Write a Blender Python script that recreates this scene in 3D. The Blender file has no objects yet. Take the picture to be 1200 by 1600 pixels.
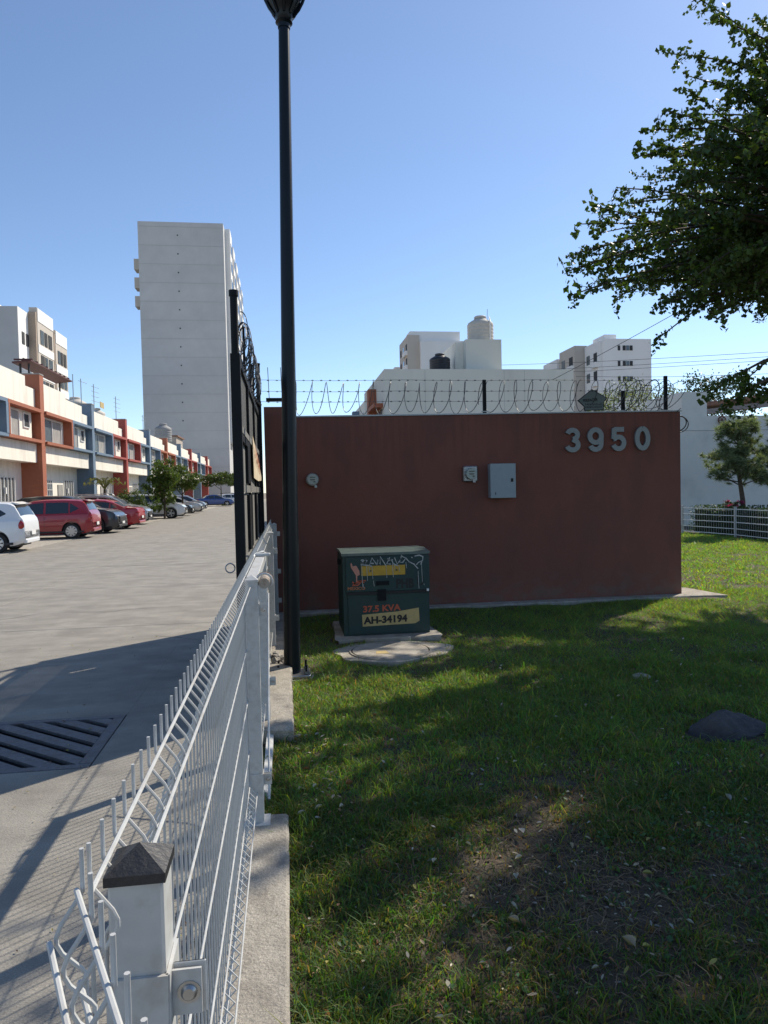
import bpy, math, random
import numpy as np
from mathutils import Vector, Matrix
random.seed(7); np.random.seed(7)
PI = math.pi
sc = bpy.context.scene
COL = sc.collection
# ---------------------------------------------------------------- camera, sky, sun
EYE = Vector((0, 0, 1.62))
yaw, pit, rol = math.radians(7.8), math.atan(35/1110), 0.022
F0 = Vector((math.sin(yaw)*math.cos(pit), math.cos(yaw)*math.cos(pit), -math.sin(pit)))
R0 = Vector((math.cos(yaw), -math.sin(yaw), 0)); U0 = R0.cross(F0)
RR = R0*math.cos(rol) - U0*math.sin(rol); UU = R0*math.sin(rol) + U0*math.cos(rol)
cam = bpy.data.cameras.new('camera'); co = bpy.data.objects.new('camera', cam); COL.objects.link(co)
m = Matrix.Identity(4)
for i in range(3):
    m[i][0], m[i][1], m[i][2], m[i][3] = RR[i], UU[i], -F0[i], EYE[i]
co.matrix_world = m
cam.sensor_fit = 'VERTICAL'; cam.sensor_height = 36; cam.lens = 36*1110/1600
cam.clip_start = .05; cam.clip_end = 6000
sc.camera = co
AZ, EL = math.radians(50), math.radians(43)
S = Vector((math.sin(AZ)*math.cos(EL), math.cos(AZ)*math.cos(EL), math.sin(EL)))
w = bpy.data.worlds.new('World'); sc.world = w; w.use_nodes = True
nt = w.node_tree; nt.nodes.clear()
sky = nt.nodes.new('ShaderNodeTexSky'); sky.sky_type = 'NISHITA'; sky.sun_disc = False
sky.sun_elevation = EL; sky.sun_rotation = AZ; sky.air_density = 1.0; sky.dust_density = .6; sky.ozone_density = 2.6; sky.altitude = 1500
bg = nt.nodes.new('ShaderNodeBackground'); bg.inputs[1].default_value = .15
wo = nt.nodes.new('ShaderNodeOutputWorld')
nt.links.new(sky.outputs[0], bg.inputs[0]); nt.links.new(bg.outputs[0], wo.inputs[0])
sl = bpy.data.lights.new('sun', 'SUN'); sl.energy = 5.0; sl.angle = math.radians(.53); sl.color = (1, .91, .77)
so = bpy.data.objects.new('sun', sl); COL.objects.link(so)
so.rotation_euler = (-S).to_track_quat('-Z', 'Y').to_euler()
sc.view_settings.view_transform = 'Standard'; sc.view_settings.look = 'None'
sc.view_settings.exposure = 0.2; sc.view_settings.gamma = 1; sc.view_settings.use_curve_mapping = False

# ---------------------------------------------------------------- materials
_M = {}
def mat(name, col, rough=.7, metal=0., var=.12, scale=6., bump=0., bscale=60., stain=None, stain_scale=1.5, stain_amt=.5, trans=0., coat=0., spec=.5, attr=None, stretch=None, speck=0., bands=()):
    if name in _M: return _M[name]
    m = bpy.data.materials.new(name); m.use_nodes = True; n = m.node_tree; n.nodes.clear()
    out = n.nodes.new('ShaderNodeOutputMaterial'); p = n.nodes.new('ShaderNodeBsdfPrincipled')
    tc = n.nodes.new('ShaderNodeTexCoord'); src = tc.outputs['Object']
    if stretch:
        mp = n.nodes.new('ShaderNodeMapping'); mp.inputs['Scale'].default_value = stretch
        n.links.new(src, mp.inputs[0]); src = mp.outputs[0]
    p.inputs['Roughness'].default_value = rough; p.inputs['Metallic'].default_value = metal
    p.inputs['Specular IOR Level'].default_value = spec
    p.inputs['Coat Weight'].default_value = coat
    def noise(s, d=4):
        t = n.nodes.new('ShaderNodeTexNoise'); t.inputs['Scale'].default_value = s; t.inputs['Detail'].default_value = d
        t.inputs['Roughness'].default_value = .62
        n.links.new(src, t.inputs['Vector']); return t
    if attr:
        a = n.nodes.new('ShaderNodeAttribute'); a.attribute_name = attr; base = a.outputs['Color']
    else:
        rgb = n.nodes.new('ShaderNodeRGB'); rgb.outputs[0].default_value = (*col, 1); base = rgb.outputs[0]
    if var > 0:
        t = noise(scale); mr = n.nodes.new('ShaderNodeMapRange')
        mr.inputs[1].default_value = .3; mr.inputs[2].default_value = .7
        mr.inputs[3].default_value = 1-var; mr.inputs[4].default_value = 1+var
        n.links.new(t.outputs[0], mr.inputs[0])
        mx = n.nodes.new('ShaderNodeVectorMath'); mx.operation = 'SCALE'
        n.links.new(base, mx.inputs[0]); n.links.new(mr.outputs[0], mx.inputs['Scale']); base = mx.outputs[0]
    if speck > 0:
        t = noise(170, 2); mr = n.nodes.new('ShaderNodeMapRange'); mr.inputs[1].default_value = .35; mr.inputs[2].default_value = .65
        mr.inputs[3].default_value = 1-speck; mr.inputs[4].default_value = 1+speck; n.links.new(t.outputs[0], mr.inputs[0])
        mx = n.nodes.new('ShaderNodeVectorMath'); mx.operation = 'SCALE'; n.links.new(base, mx.inputs[0]); n.links.new(mr.outputs[0], mx.inputs['Scale']); base = mx.outputs[0]
    for (z0, z1, bc, amt, sc_) in bands:      # splashed dirt / rain streaks, ragged through noise
        sx = n.nodes.new('ShaderNodeSeparateXYZ'); n.links.new(tc.outputs['Object'], sx.inputs[0])
        mr = n.nodes.new('ShaderNodeMapRange'); mr.inputs[1].default_value = z0; mr.inputs[2].default_value = z1; mr.inputs[3].default_value = amt; mr.inputs[4].default_value = 0.; n.links.new(sx.outputs[2], mr.inputs[0])
        mp2 = n.nodes.new('ShaderNodeMapping'); mp2.inputs['Scale'].default_value = sc_; n.links.new(tc.outputs['Object'], mp2.inputs[0])
        t = n.nodes.new('ShaderNodeTexNoise'); t.inputs['Scale'].default_value = 1; t.inputs['Detail'].default_value = 6; n.links.new(mp2.outputs[0], t.inputs['Vector'])
        m2 = n.nodes.new('ShaderNodeMapRange'); m2.inputs[1].default_value = .42; m2.inputs[2].default_value = .62; n.links.new(t.outputs[0], m2.inputs[0])
        mm = n.nodes.new('ShaderNodeMath'); mm.operation = 'MULTIPLY'; n.links.new(mr.outputs[0], mm.inputs[0]); n.links.new(m2.outputs[0], mm.inputs[1])
        mx = n.nodes.new('ShaderNodeMix'); mx.data_type = 'RGBA'; mx.inputs[7].default_value = (*bc, 1); n.links.new(mm.outputs[0], mx.inputs[0]); n.links.new(base, mx.inputs[6]); base = mx.outputs[2]
    if stain:
        t = noise(stain_scale, 6); cr = n.nodes.new('ShaderNodeMapRange')
        cr.inputs[1].default_value = .48; cr.inputs[2].default_value = .72; cr.inputs[4].default_value = stain_amt
        n.links.new(t.outputs[0], cr.inputs[0])
        mx = n.nodes.new('ShaderNodeMix'); mx.data_type = 'RGBA'; mx.inputs[7].default_value = (*stain, 1)
        n.links.new(cr.outputs[0], mx.inputs[0]); n.links.new(base, mx.inputs[6]); base = mx.outputs[2]
    n.links.new(base, p.inputs['Base Color'])
    if bump > 0:
        t = noise(bscale, 5); b = n.nodes.new('ShaderNodeBump'); b.inputs['Strength'].default_value = bump; b.inputs['Distance'].default_value = .01
        n.links.new(t.outputs[0], b.inputs['Height']); n.links.new(b.outputs[0], p.inputs['Normal'])
    if trans > 0:
        tr = n.nodes.new('ShaderNodeBsdfTranslucent'); ms = n.nodes.new('ShaderNodeMixShader'); ms.inputs[0].default_value = trans
        g = n.nodes.new('ShaderNodeMix'); g.data_type = 'RGBA'; g.blend_type = 'MULTIPLY'; g.inputs[0].default_value = 1; g.inputs[7].default_value = (1.5, 1.5, .5, 1)
        n.links.new(base, g.inputs[6]); n.links.new(g.outputs[2], tr.inputs[0])
        n.links.new(p.outputs[0], ms.inputs[1]); n.links.new(tr.outputs[0], ms.inputs[2]); n.links.new(ms.outputs[0], out.inputs[0])
    else: n.links.new(p.outputs[0], out.inputs[0])
    _M[name] = m; return m

conc = mat('road_concrete', (.262, .243, .208), .85, var=.20, scale=3.2, bump=.6, bscale=70, stain=(.155, .14, .12), stain_scale=1.5, stain_amt=.6, stretch=(.8, 1.25, 1), speck=.22)
joint = mat('joint_filler', (.09, .085, .08), .9, bump=.4)
earth = mat('ground_earth', (.22, .18, .13), .95, var=.2, scale=.5)
soilm = mat('lawn_soil', (.060, .047, .028), .95, var=.5, scale=30, bump=1., bscale=45, stain=(.11, .08, .05), stain_scale=14, stain_amt=.8, speck=.5)
curbm = mat('curb_concrete', (.33, .30, .25), .9, var=.2, scale=14, bump=.9, bscale=70, stain=(.14, .12, .1), stain_scale=6, stain_amt=.6, speck=.25)
slabm = mat('pad_concrete', (.36, .33, .28), .9, var=.22, scale=9, bump=.6, bscale=60, stain=(.18, .14, .09), stain_scale=5, stain_amt=.6)
rubm = mat('rubble', (.34, .31, .27), .95, var=.25, scale=20, bump=1., bscale=60)
redw = mat('wall_red_paint', (.19, .064, .043), .75, var=.08, scale=2.5, bump=.5, bscale=140, stain=(.095, .046, .038), stain_scale=2.2, stain_amt=.5, stretch=(1, 1, .5), bands=((.12, .55, (.14, .10, .075), .8, (5, 5, 7)), (2.56, 1.7, (.07, .04, .033), .35, (16, 1, .8))))
redd = mat('wall_joint', (.06, .02, .018), .9, var=0)
whitep = mat('fence_white', (.50, .505, .49), .42, var=.08, scale=20, stain=(.27, .21, .15), stain_scale=26, stain_amt=.4)
blackpl = mat('black_plastic', (.022, .022, .024), .5, var=.2, scale=60, bump=.3)
darkm = mat('gate_black', (.007, .009, .011), .6, var=.15, scale=8, spec=.2)
greym = mat('gate_grey', (.20, .195, .18), .6, var=.1, scale=8, stretch=(1, 1, .3))
polem = mat('pole_paint', (.003, .007, .011), .34, var=.1, scale=5, spec=.3)
steel = mat('steel', (.45, .45, .44), .35, .9, var=.15, scale=40)
galv = mat('galvanised', (.30, .32, .33), .4, .85, var=.15, scale=50)
rust = mat('rusty_steel', (.13, .06, .035), .8, .3, var=.3, scale=30)
ironm = mat('cast_iron', (.14, .14, .15), .62, .5, var=.25, scale=30, bump=.5, stain=(.10, .06, .04), stain_scale=10, stain_amt=.4)
pitm = mat('drain_pit', (.008, .008, .008), .9, var=0)
numm = mat('number_steel', (.22, .245, .25), .45, .35, var=.06, scale=20)
boxg = mat('enclosure_grey', (.29, .34, .36), .5, var=.05, scale=8)
greenb = mat('transformer_green', (.006, .036, .034), .5, var=.15, scale=6, stain=(.02, .035, .03), stain_scale=5, stain_amt=.5, bump=.1)
yell = mat('yellow_paint', (.50, .30, .03), .6, var=.12, scale=20)
yell2 = mat('pale_yellow_paint', (.48, .36, .15), .6, var=.12, scale=20)
redpt = mat('red_lettering', (.45, .09, .04), .6, var=.1)
orgpt = mat('orange_print', (.45, .16, .06), .6, var=.1)
salm = mat('salmon_print', (.55, .25, .18), .6, var=.1)
blkpt = mat('black_lettering', (.012, .012, .012), .6, var=0)
spray = mat('silver_spray', (.36, .38, .38), .4, .2, var=.15, scale=40)
glass = mat('dark_glass', (.015, .02, .025), .06, var=0, spec=.9)
winglass = mat('window_glass', (.10, .125, .14), .12, var=.3, scale=.7, spec=.8)
whitew = mat('house_cream', (.80, .76, .66), .85, var=.06, scale=1.5, bump=.2, stain=(.42, .38, .31), stain_scale=1.4, stain_amt=.45, stretch=(1, 1, .25))
endw = mat('end_wall_paint', (.64, .63, .56), .85, var=.05, scale=.4, stain=(.38, .38, .33), stain_scale=.5, stain_amt=.4, stretch=(1, 1, .4))
boundw = mat('boundary_paint', (.71, .70, .64), .85, var=.06, scale=.8, bump=.2, stain=(.40, .41, .39), stain_scale=.8, stain_amt=.5)
towerw = mat('tower_paint', (.54, .54, .53), .85, var=.07, scale=.25, stain=(.44, .44, .44), stain_scale=.12, stain_amt=.6)
towerj = mat('tower_joint', (.45, .45, .455), .9, var=0)
whiteb = mat('block_white', (.80, .79, .77), .85, var=.04, scale=.2)
beigeb = mat('block_beige', (.52, .47, .41), .85, var=.05, scale=.2)
orange = mat('frame_orange', (.34, .115, .06), .7, var=.08, stain=(.30, .10, .05), stain_scale=2, stain_amt=.4)
blue = mat('frame_blue', (.14, .20, .27), .7, var=.08, stain=(.10, .17, .24), stain_scale=2, stain_amt=.4)
redf = mat('frame_red', (.34, .07, .055), .7, var=.08, stain=(.24, .05, .04), stain_scale=2, stain_amt=.4)
whitet = mat('white_trim', (.75, .75, .73), .5, var=.03)
curtain = mat('curtain_grey', (.30, .29, .27), .9, var=.15, scale=3)
darkin = mat('dark_inside', (.03, .032, .035), .7, var=.1)
tankw = mat('tank_beige', (.52, .48, .42), .7, var=.08)
tankb = mat('tank_black', (.015, .015, .017), .4, var=.1)
awn = mat('awning_maroon', (.09, .03, .028), .7, var=.15)
tile = mat('roof_tile', (.20, .11, .075), .85, var=.25, scale=5)
bark = mat('bark', (.075, .058, .042), .95, var=.3, scale=18, bump=1., bscale=40)
leafm = mat('leaf', (.04, .07, .02), .5, var=0, trans=.32, attr='tint', spec=.35)
grassm = mat('grass_blade', (.05, .09, .02), .55, var=0, trans=.48, attr='tint', spec=.3)
drym = mat('litter', (.2, .15, .1), .8, var=0, trans=.15, attr='tint')
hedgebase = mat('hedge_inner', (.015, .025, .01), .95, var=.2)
rockm = mat('rock', (.055, .055, .062), .9, var=.3, scale=12, bump=1.2, bscale=25, stain=(.10, .09, .09), stain_scale=9, stain_amt=.6)
wirem = mat('razor_wire', (.05, .05, .05), .5, .2, var=.2)
tyrem = mat('tyre', (.02, .02, .02), .85, var=.1)
rimm = mat('rim', (.5, .51, .52), .3, .7, var=.05)
lampred = mat('tail_lamp', (.35, .012, .012), .15, var=.1, coat=.5)
lampclr = mat('head_lamp', (.55, .57, .6), .1, .3, var=.1, coat=.5)
plastic = mat('bumper_plastic', (.03, .03, .032), .7, var=.1)
platem = mat('number_plate', (.7, .7, .68), .5, var=.05)
bannerm = mat('banner', (.62, .50, .33), .8, var=.12, scale=12, stain=(.7, .66, .55), stain_scale=6, stain_amt=.6)
signm = mat('plaque', (.12, .15, .14), .6, var=.15, scale=20)
def paint(n, c, metal=.0): return mat('paint_'+n, c, .28, metal, var=.02, coat=.7)

# ---------------------------------------------------------------- helpers
class MB:
    def __init__(s): s.v = []; s.f = []
    def add(s, v, f):
        o = len(s.v); s.v += [tuple(a) for a in v]; s.f += [tuple(i+o for i in q) for q in f]; return s
    def box(s, x0, x1, y0, y1, z0, z1, bev=0):
        if bev <= 0:
            v = [(x0,y0,z0),(x1,y0,z0),(x1,y1,z0),(x0,y1,z0),(x0,y0,z1),(x1,y0,z1),(x1,y1,z1),(x0,y1,z1)]
            return s.add(v, [(0,3,2,1),(4,5,6,7),(0,1,5,4),(1,2,6,5),(2,3,7,6),(3,0,4,7)])
        b = bev; v = []
        for z, i in ((z0, b), (z0+b, 0), (z1-b, 0), (z1, b)):
            for (x, y) in ((x0+b+i,y0+i),(x1-b-i,y0+i),(x1-i,y0+b+i),(x1-i,y1-b-i),(x1-b-i,y1-i),(x0+b+i,y1-i),(x0+i,y1-b-i),(x0+i,y0+b+i)): v.append((x, y, z))
        f = [tuple(range(7, -1, -1)), tuple(range(24, 32))]
        for k in range(3):
            for i in range(8): j = (i+1) % 8; f.append((k*8+i, k*8+j, k*8+8+j, k*8+8+i))
        return s.add(v, f)
    def prism(s, pts, d):           # closed polygon of 3d points extruded by vector d
        n = len(pts); d = Vector(d); v = [Vector(p) for p in pts] + [Vector(p)+d for p in pts]
        f = [tuple(range(n-1, -1, -1)), tuple(range(n, 2*n))] + [(i, (i+1) % n, n+(i+1) % n, n+i) for i in range(n)]
        return s.add(v, f)
    def tube(s, path, r, n=6, cap=True):
        path = [Vector(p) for p in path]; k = len(path); v = []
        rs = r if hasattr(r, '__len__') else [r]*k
        up = None
        for i, p in enumerate(path):
            t = (path[min(i+1, k-1)] - path[max(i-1, 0)]).normalized()
            if up is None: up = t.orthogonal().normalized()
            up = (up - t*up.dot(t)).normalized(); sd = t.cross(up)
            for j in range(n):
                a = 2*PI*(j+.5)/n; v.append(p + (up*math.cos(a)+sd*math.sin(a))*rs[i])
        f = [(i*n+j, i*n+(j+1) % n, (i+1)*n+(j+1) % n, (i+1)*n+j) for i in range(k-1) for j in range(n)]
        if cap: f += [tuple(range(n-1, -1, -1)), tuple(range((k-1)*n, k*n))]
        return s.add(v, f)
    def lathe(s, c, prof, n=24, axis='z', cap=True):
        v = []
        for (r, h) in prof:
            for j in range(n):
                a = 2*PI*j/n; x, y = r*math.cos(a), r*math.sin(a)
                q = (x, y, h) if axis == 'z' else ((x, -h, y) if axis == 'y' else (h, x, y))
                v.append((c[0]+q[0], c[1]+q[1], c[2]+q[2]))
        k = len(prof); f = [(i*n+j, i*n+(j+1) % n, (i+1)*n+(j+1) % n, (i+1)*n+j) for i in range(k-1) for j in range(n)]
        if cap: f += [tuple(range(n-1, -1, -1)), tuple(range((k-1)*n, k*n))]
        return s.add(v, f)
    def mesh(s, name, m, smooth=False):
        me = bpy.data.meshes.new(name); me.from_pydata(s.v, [], s.f); me.materials.append(m)
        if smooth:
            me.polygons.foreach_set('use_smooth', [True]*len(me.polygons)); me.set_sharp_from_angle(angle=math.radians(38))
        me.update(); return me
    def build(s, name, m, parent=None, smooth=False, loc=None):
        return link(name, s.mesh(name, m, smooth), parent, loc)
def link(name, me, parent=None, loc=None, rot=None):
    o = bpy.data.objects.new(name, me); COL.objects.link(o)
    if parent: o.parent = parent
    if loc is not None: o.location = loc
    if rot is not None: o.rotation_euler = rot
    return o
def tag(o, label=None, cat=None, group=None, kind=None):
    if label: o['label'] = label
    if cat: o['category'] = cat
    if group: o['group'] = group
    if kind: o['kind'] = kind
    return o
def empty(name, loc, label, cat, group=None, rz=0):
    o = bpy.data.objects.new(name, None); COL.objects.link(o); o.location = loc; o.rotation_euler = (0, 0, rz)
    o.empty_display_size = .2; return tag(o, label, cat, group)
def struct(o, label=None): return tag(o, label, None, None, 'structure')
def B(*a, **k): return MB().box(*a, **k)
def text(s, size, m, name, parent, M, ext=.0015, off=0., ax='LEFT'):
    c = bpy.data.curves.new('t', 'FONT'); c.body = s; c.size = size; c.extrude = ext; c.offset = off; c.align_x = ax
    c.resolution_u = 4
    t = bpy.data.objects.new('t', c); COL.objects.link(t)
    dg = bpy.context.evaluated_depsgraph_get(); me = bpy.data.meshes.new_from_object(t.evaluated_get(dg))
    bpy.data.objects.remove(t); me.name = name; me.materials.clear(); me.materials.append(m); me.transform(M)
    return link(name, me, parent)
def face_text(x, y, z, sx=1, sz=1, shear=0):   # lettering on a face that looks along -Y
    return Matrix.Translation((x, y, z)) @ Matrix(((sx, 0, 0, 0), (0, 0, -1, 0), (shear, sz, 0, 0), (0, 0, 0, 1)))
def tinted(name, V, Fc, nv, cols, m, parent=None, smooth=False):
    """V (n,3) verts, Fc face array with nv corners, cols (n,3)"""
    me = bpy.data.meshes.new(name); n = len(V); k = len(Fc)
    me.vertices.add(n); me.vertices.foreach_set('co', V.astype(np.float32).ravel())
    me.loops.add(k*nv); me.loops.foreach_set('vertex_index', Fc.astype(np.int32).ravel())
    me.polygons.add(k); me.polygons.foreach_set('loop_start', np.arange(0, k*nv, nv, dtype=np.int32))
    try: me.polygons.foreach_set('loop_total', np.full(k, nv, dtype=np.int32))
    except Exception: pass
    a = me.color_attributes.new('tint', 'FLOAT_COLOR', 'POINT')
    a.data.foreach_set('color', np.c_[cols, np.ones(n)].astype(np.float32).ravel())
    me.materials.append(m); me.update(calc_edges=True); me.validate()
    return link(name, me, parent)

# ---------------------------------------------------------------- ground, road
struct(B(-700, 700, -200, 1500, -.6, -.12).build('ground', earth), 'flat dry ground reaching to the horizon')
ex = [-8.0, -4.3, -.26]
road = struct(MB().box(-8.05, -.22, -6, 4.41, -.11, -.012).box(-8.05, -.22, 5.40, 140, -.11, -.012).box(-8.05, -2.93, 4.41, 5.40, -.11, -.012).box(-1.22, -.22, 4.41, 5.40, -.11, -.012).build('road', joint), 'concrete street with parked cars running away')
ys = [-6, -2.2, 1.6, 9.1-3.75] + [9.1+3.9*i for i in range(0, 34)]
for j in range(len(ys)-1):
    for i in range(2):
        g = .007; d = random.uniform(-.0015, .0015)
        x0, x1, y0, y1 = ex[i]+g, ex[i+1]-g, ys[j]+g, ys[j+1]-g
        if i == 1 and j == 2:      # around the drain
            B(x0, -2.93, y0, y1, -.08, d).build('slab', conc, road); B(-2.93, -1.28, 5.40, y1, -.08, d).build('slab', conc, road); continue
        B(x0, x1, y0, y1, -.08, d, bev=.004).build('slab', conc, road) if not (i == 1 and j in (2, 3)) else None
# pieces around the drain opening (X -2.93..-1.24, Y 4.40..5.40)
for r in ((-4.293, -2.95, ys[3]-1.74, 9.09), (-2.95, -1.22, 5.42, 9.09), (-1.22, -.267, 3.62, 9.09), (-4.293, -1.22, 1.61, 4.38), (-1.22, -.267, 1.61, 3.61), (-4.293, -2.95, 4.38, 5.41)):
    pass
for o in [o for o in road.children if o.name.startswith('slab')]:
    xs = [v.co.x for v in o.data.vertices]; yy = [v.co.y for v in o.data.vertices]
    if min(xs) > -4.4 and max(yy) < 9.2 and min(yy) > 1.5: bpy.data.objects.remove(o)
for r in ((-4.293, -2.9445, 1.607, 9.093), (-2.9430, -1.2065, 5.415, 9.093), (-2.9430, -1.2065, 1.607, 4.395), (-1.2050, -.267, 1.607, 9.093)):
    B(*r, -.08, 0).build('slab', conc, road)
apron = struct(B(-11.9, -8.012, -6, 140, -.11, .012).build('parking_apron', slabm), 'paler concrete parking strip in front of the houses')
struct(B(-12.9, -11.92, -6, 130, -.1, .10).build('pavement', slabm), 'narrow pavement at the foot of the houses')
struct(B(-8.0, 60, 140.2, 170, -.11, .0).build('far_street', slabm), 'cross street far off at the end of the road')

crk = mat('crack_dark', (.07, .065, .06), .95, var=0)
def crack(x, y, a, L, w=.006):
    p = []; n = int(L/.12)
    for i in range(n+1): p.append((x, y)); x += math.cos(a)*.12; y += math.sin(a)*.12; a += random.gauss(0, .35)
    V = []
    for i, (px_, py_) in enumerate(p):
        A, Bv = Vector(p[max(i-1, 0)]), Vector(p[min(i+1, n)]); d = (Bv-A).normalized(); q = w*random.uniform(.3, 1)*(1-abs(2*i/n-1)**4)+.0008
        V += [(px_-d.y*q, py_+d.x*q, .0025), (px_+d.y*q, py_-d.x*q, .0025)]
    MB().add(V, [(2*i, 2*i+1, 2*i+3, 2*i+2) for i in range(n)]).build('crack', crk, road)
for c_ in ((-4.0, 8.0, 1.2, 1.3), (-3.4, 9.6, 2.9, 2.2), (-1.3, 10.5, 2.6, 3.5), (-6.5, 12, .4, 3), (-2.4, 14, 1.9, 4), (-5, 17, .2, 3), (-.9, 7.9, 2.2, .9), (-7.4, 22.4, .2, 2.5), (-3, 22, 1.1, 5)): crack(*c_)
# drain grate
dr = empty('drain_grate', (0, 0, 0), 'dark iron street drain grate with slanted bars set in the concrete road', 'drain grate')
B(-2.929, -1.221, 4.411, 5.399, -.112, -.105).build('pit', pitm, dr)
for a in ((-2.94, -1.21, 4.398, 4.46), (-2.94, -1.21, 5.35, 5.412), (-1.285, -1.21, 4.462, 5.348), (-2.94, -2.87, 4.462, 5.348), (-2.12, -2.05, 4.462, 5.348)):
    B(*a, -.07, .004, bev=.003).build('frame', ironm, dr)
barv = None
def slant_bars(x0, x1, n0, n1):
    for k in range(n0, n1):
        c = k*.225; pts = []                       # band of width w running down-right
        dx, dy = .77, -.64; wd = .086
        # clip parallelogram against the opening
        poly = []
        def off(t, s_): return (x0 + c*1.0 + t*dx - s_*dy, 4.47 + .86 + t*dy*1.0 + s_*dx)
        q = [off(-3, -wd/2), off(3, -wd/2), off(3, wd/2), off(-3, wd/2)]
        for ax, lim, sg in ((0, x0, 1), (0, x1, -1), (1, 4.463, 1), (1, 5.347, -1)):
            o_ = []
            for i in range(len(q)):
                a, b = q[i], q[(i+1) % len(q)]; ia = (a[ax]-lim)*sg >= 0; ib = (b[ax]-lim)*sg >= 0
                if ia: o_.append(a)
                if ia != ib:
                    t = (lim-a[ax])/(b[ax]-a[ax]); o_.append((a[0]+(b[0]-a[0])*t, a[1]+(b[1]-a[1])*t))
            q = o_
            if not q: break
        if len(q) > 2: MB().prism([(p[0], p[1], -.02) for p in q], (0, 0, .022)).build('bar', ironm, dr)
slant_bars(-2.049, -1.286, -6, 9); slant_bars(-2.869, -2.121, -6, 9)

# ---------------------------------------------------------------- lawn
def lawn_h(x, y): return .085 + .012*np.sin(x*2.1+.5)*np.cos(y*1.7) + .008*np.sin(x*5.3+y*4.1) + .006*np.sin(x*11-y*9)
nx, ny = 130, 150
gx = np.concatenate([np.linspace(-.028, 6, 90), np.linspace(6.3, 40, 40)]); gy = np.concatenate([np.linspace(-4, 12, 110), np.linspace(12.4, 24, 40)])
X, Y = np.meshgrid(gx, gy); Z = lawn_h(X, Y)
V = np.c_[X.ravel(), Y.ravel(), Z.ravel()]; ii = np.arange(ny*nx).reshape(ny, nx)
fc = np.c_[ii[:-1, :-1].ravel(), ii[:-1, 1:].ravel(), ii[1:, 1:].ravel(), ii[1:, :-1].ravel()]
me = bpy.data.meshes.new('lawn'); me.from_pydata(V.tolist(), [], fc.tolist()); me.materials.append(soilm); me.polygons.foreach_set('use_smooth', [True]*len(fc))
lawn = struct(link('lawn', me), 'shaded lawn with a bare earthy patch')
struct(B(-.2, 5.1, 9.3, 36, -.05, .13).build('yard', slabm), 'paved ground behind the red wall')  # unseen; paved instead of soil to bounce light onto the end house
struct(B(5.31, 40, 24.31, 60, -.1, .1).build('back_street', slabm), 'pale ground behind the boundary wall')
struct(B(-.249, -.029, 3.2, 4.5, -.05, .082).build('kerb_bed', soilm), 'bare soil in the gap of the kerb')
def fbm(x, y, s):
    r = np.zeros_like(x)
    for k, (a, b, c) in enumerate(((1., .3, 0.), (.6, -.8, 2.), (-.4, 1.1, 4.), (1.7, .9, 1.), (-1.3, 2.1, 3.), (2.9, -1.7, 5.))):
        r += np.sin((a*x+b*y)*s + c + 1.5*np.sin((b*x-a*y)*s*.7+c*2))/(1+k*.35)
    return r/3.2
def soilness(x, y):
    d = 1.2*np.exp(-(((x-1.02)/.42)**2+((y-2.62)/.55)**2)) + .7*np.exp(-(((x-1.9)/.7)**2+((y-2.5)/.3)**2)) + .55*np.exp(-(((x-1.35)/.4)**2+((y-3.45)/.35)**2))
    return np.clip(d*1.15 + .5*fbm(x, y, 7.)*(d > .08) + .35*fbm(x, y, 22.)*(d > .12), 0, 1)
PAD = [(.33, 1.55, 6.05, 8.1)]
def blocked(x, y):
    b = (y > 8.72) & (x < 5.35) & (y < 9.6)
    b |= (y > 8.9) & (x < 5.3)
    b |= (x > .46) & (x < 1.56) & (y > 6.95) & (y < 8.2)
    b |= ((x-.95)/.50)**2+((y-6.55)/.37)**2 < 1
    b |= (x < .02) & (y > 4.4) & (y < 6.1)
    b |= ((x-2.62)/.25)**2 + ((y-3.98)/.16)**2 < 1
    b |= (y > 8.55) & (x > 5.2) & (x < 5.75) & (y < 9.5)
    b |= (x-.0)**2+(y-5.97)**2 < .018
    b |= x > 12.25
    return b
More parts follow.
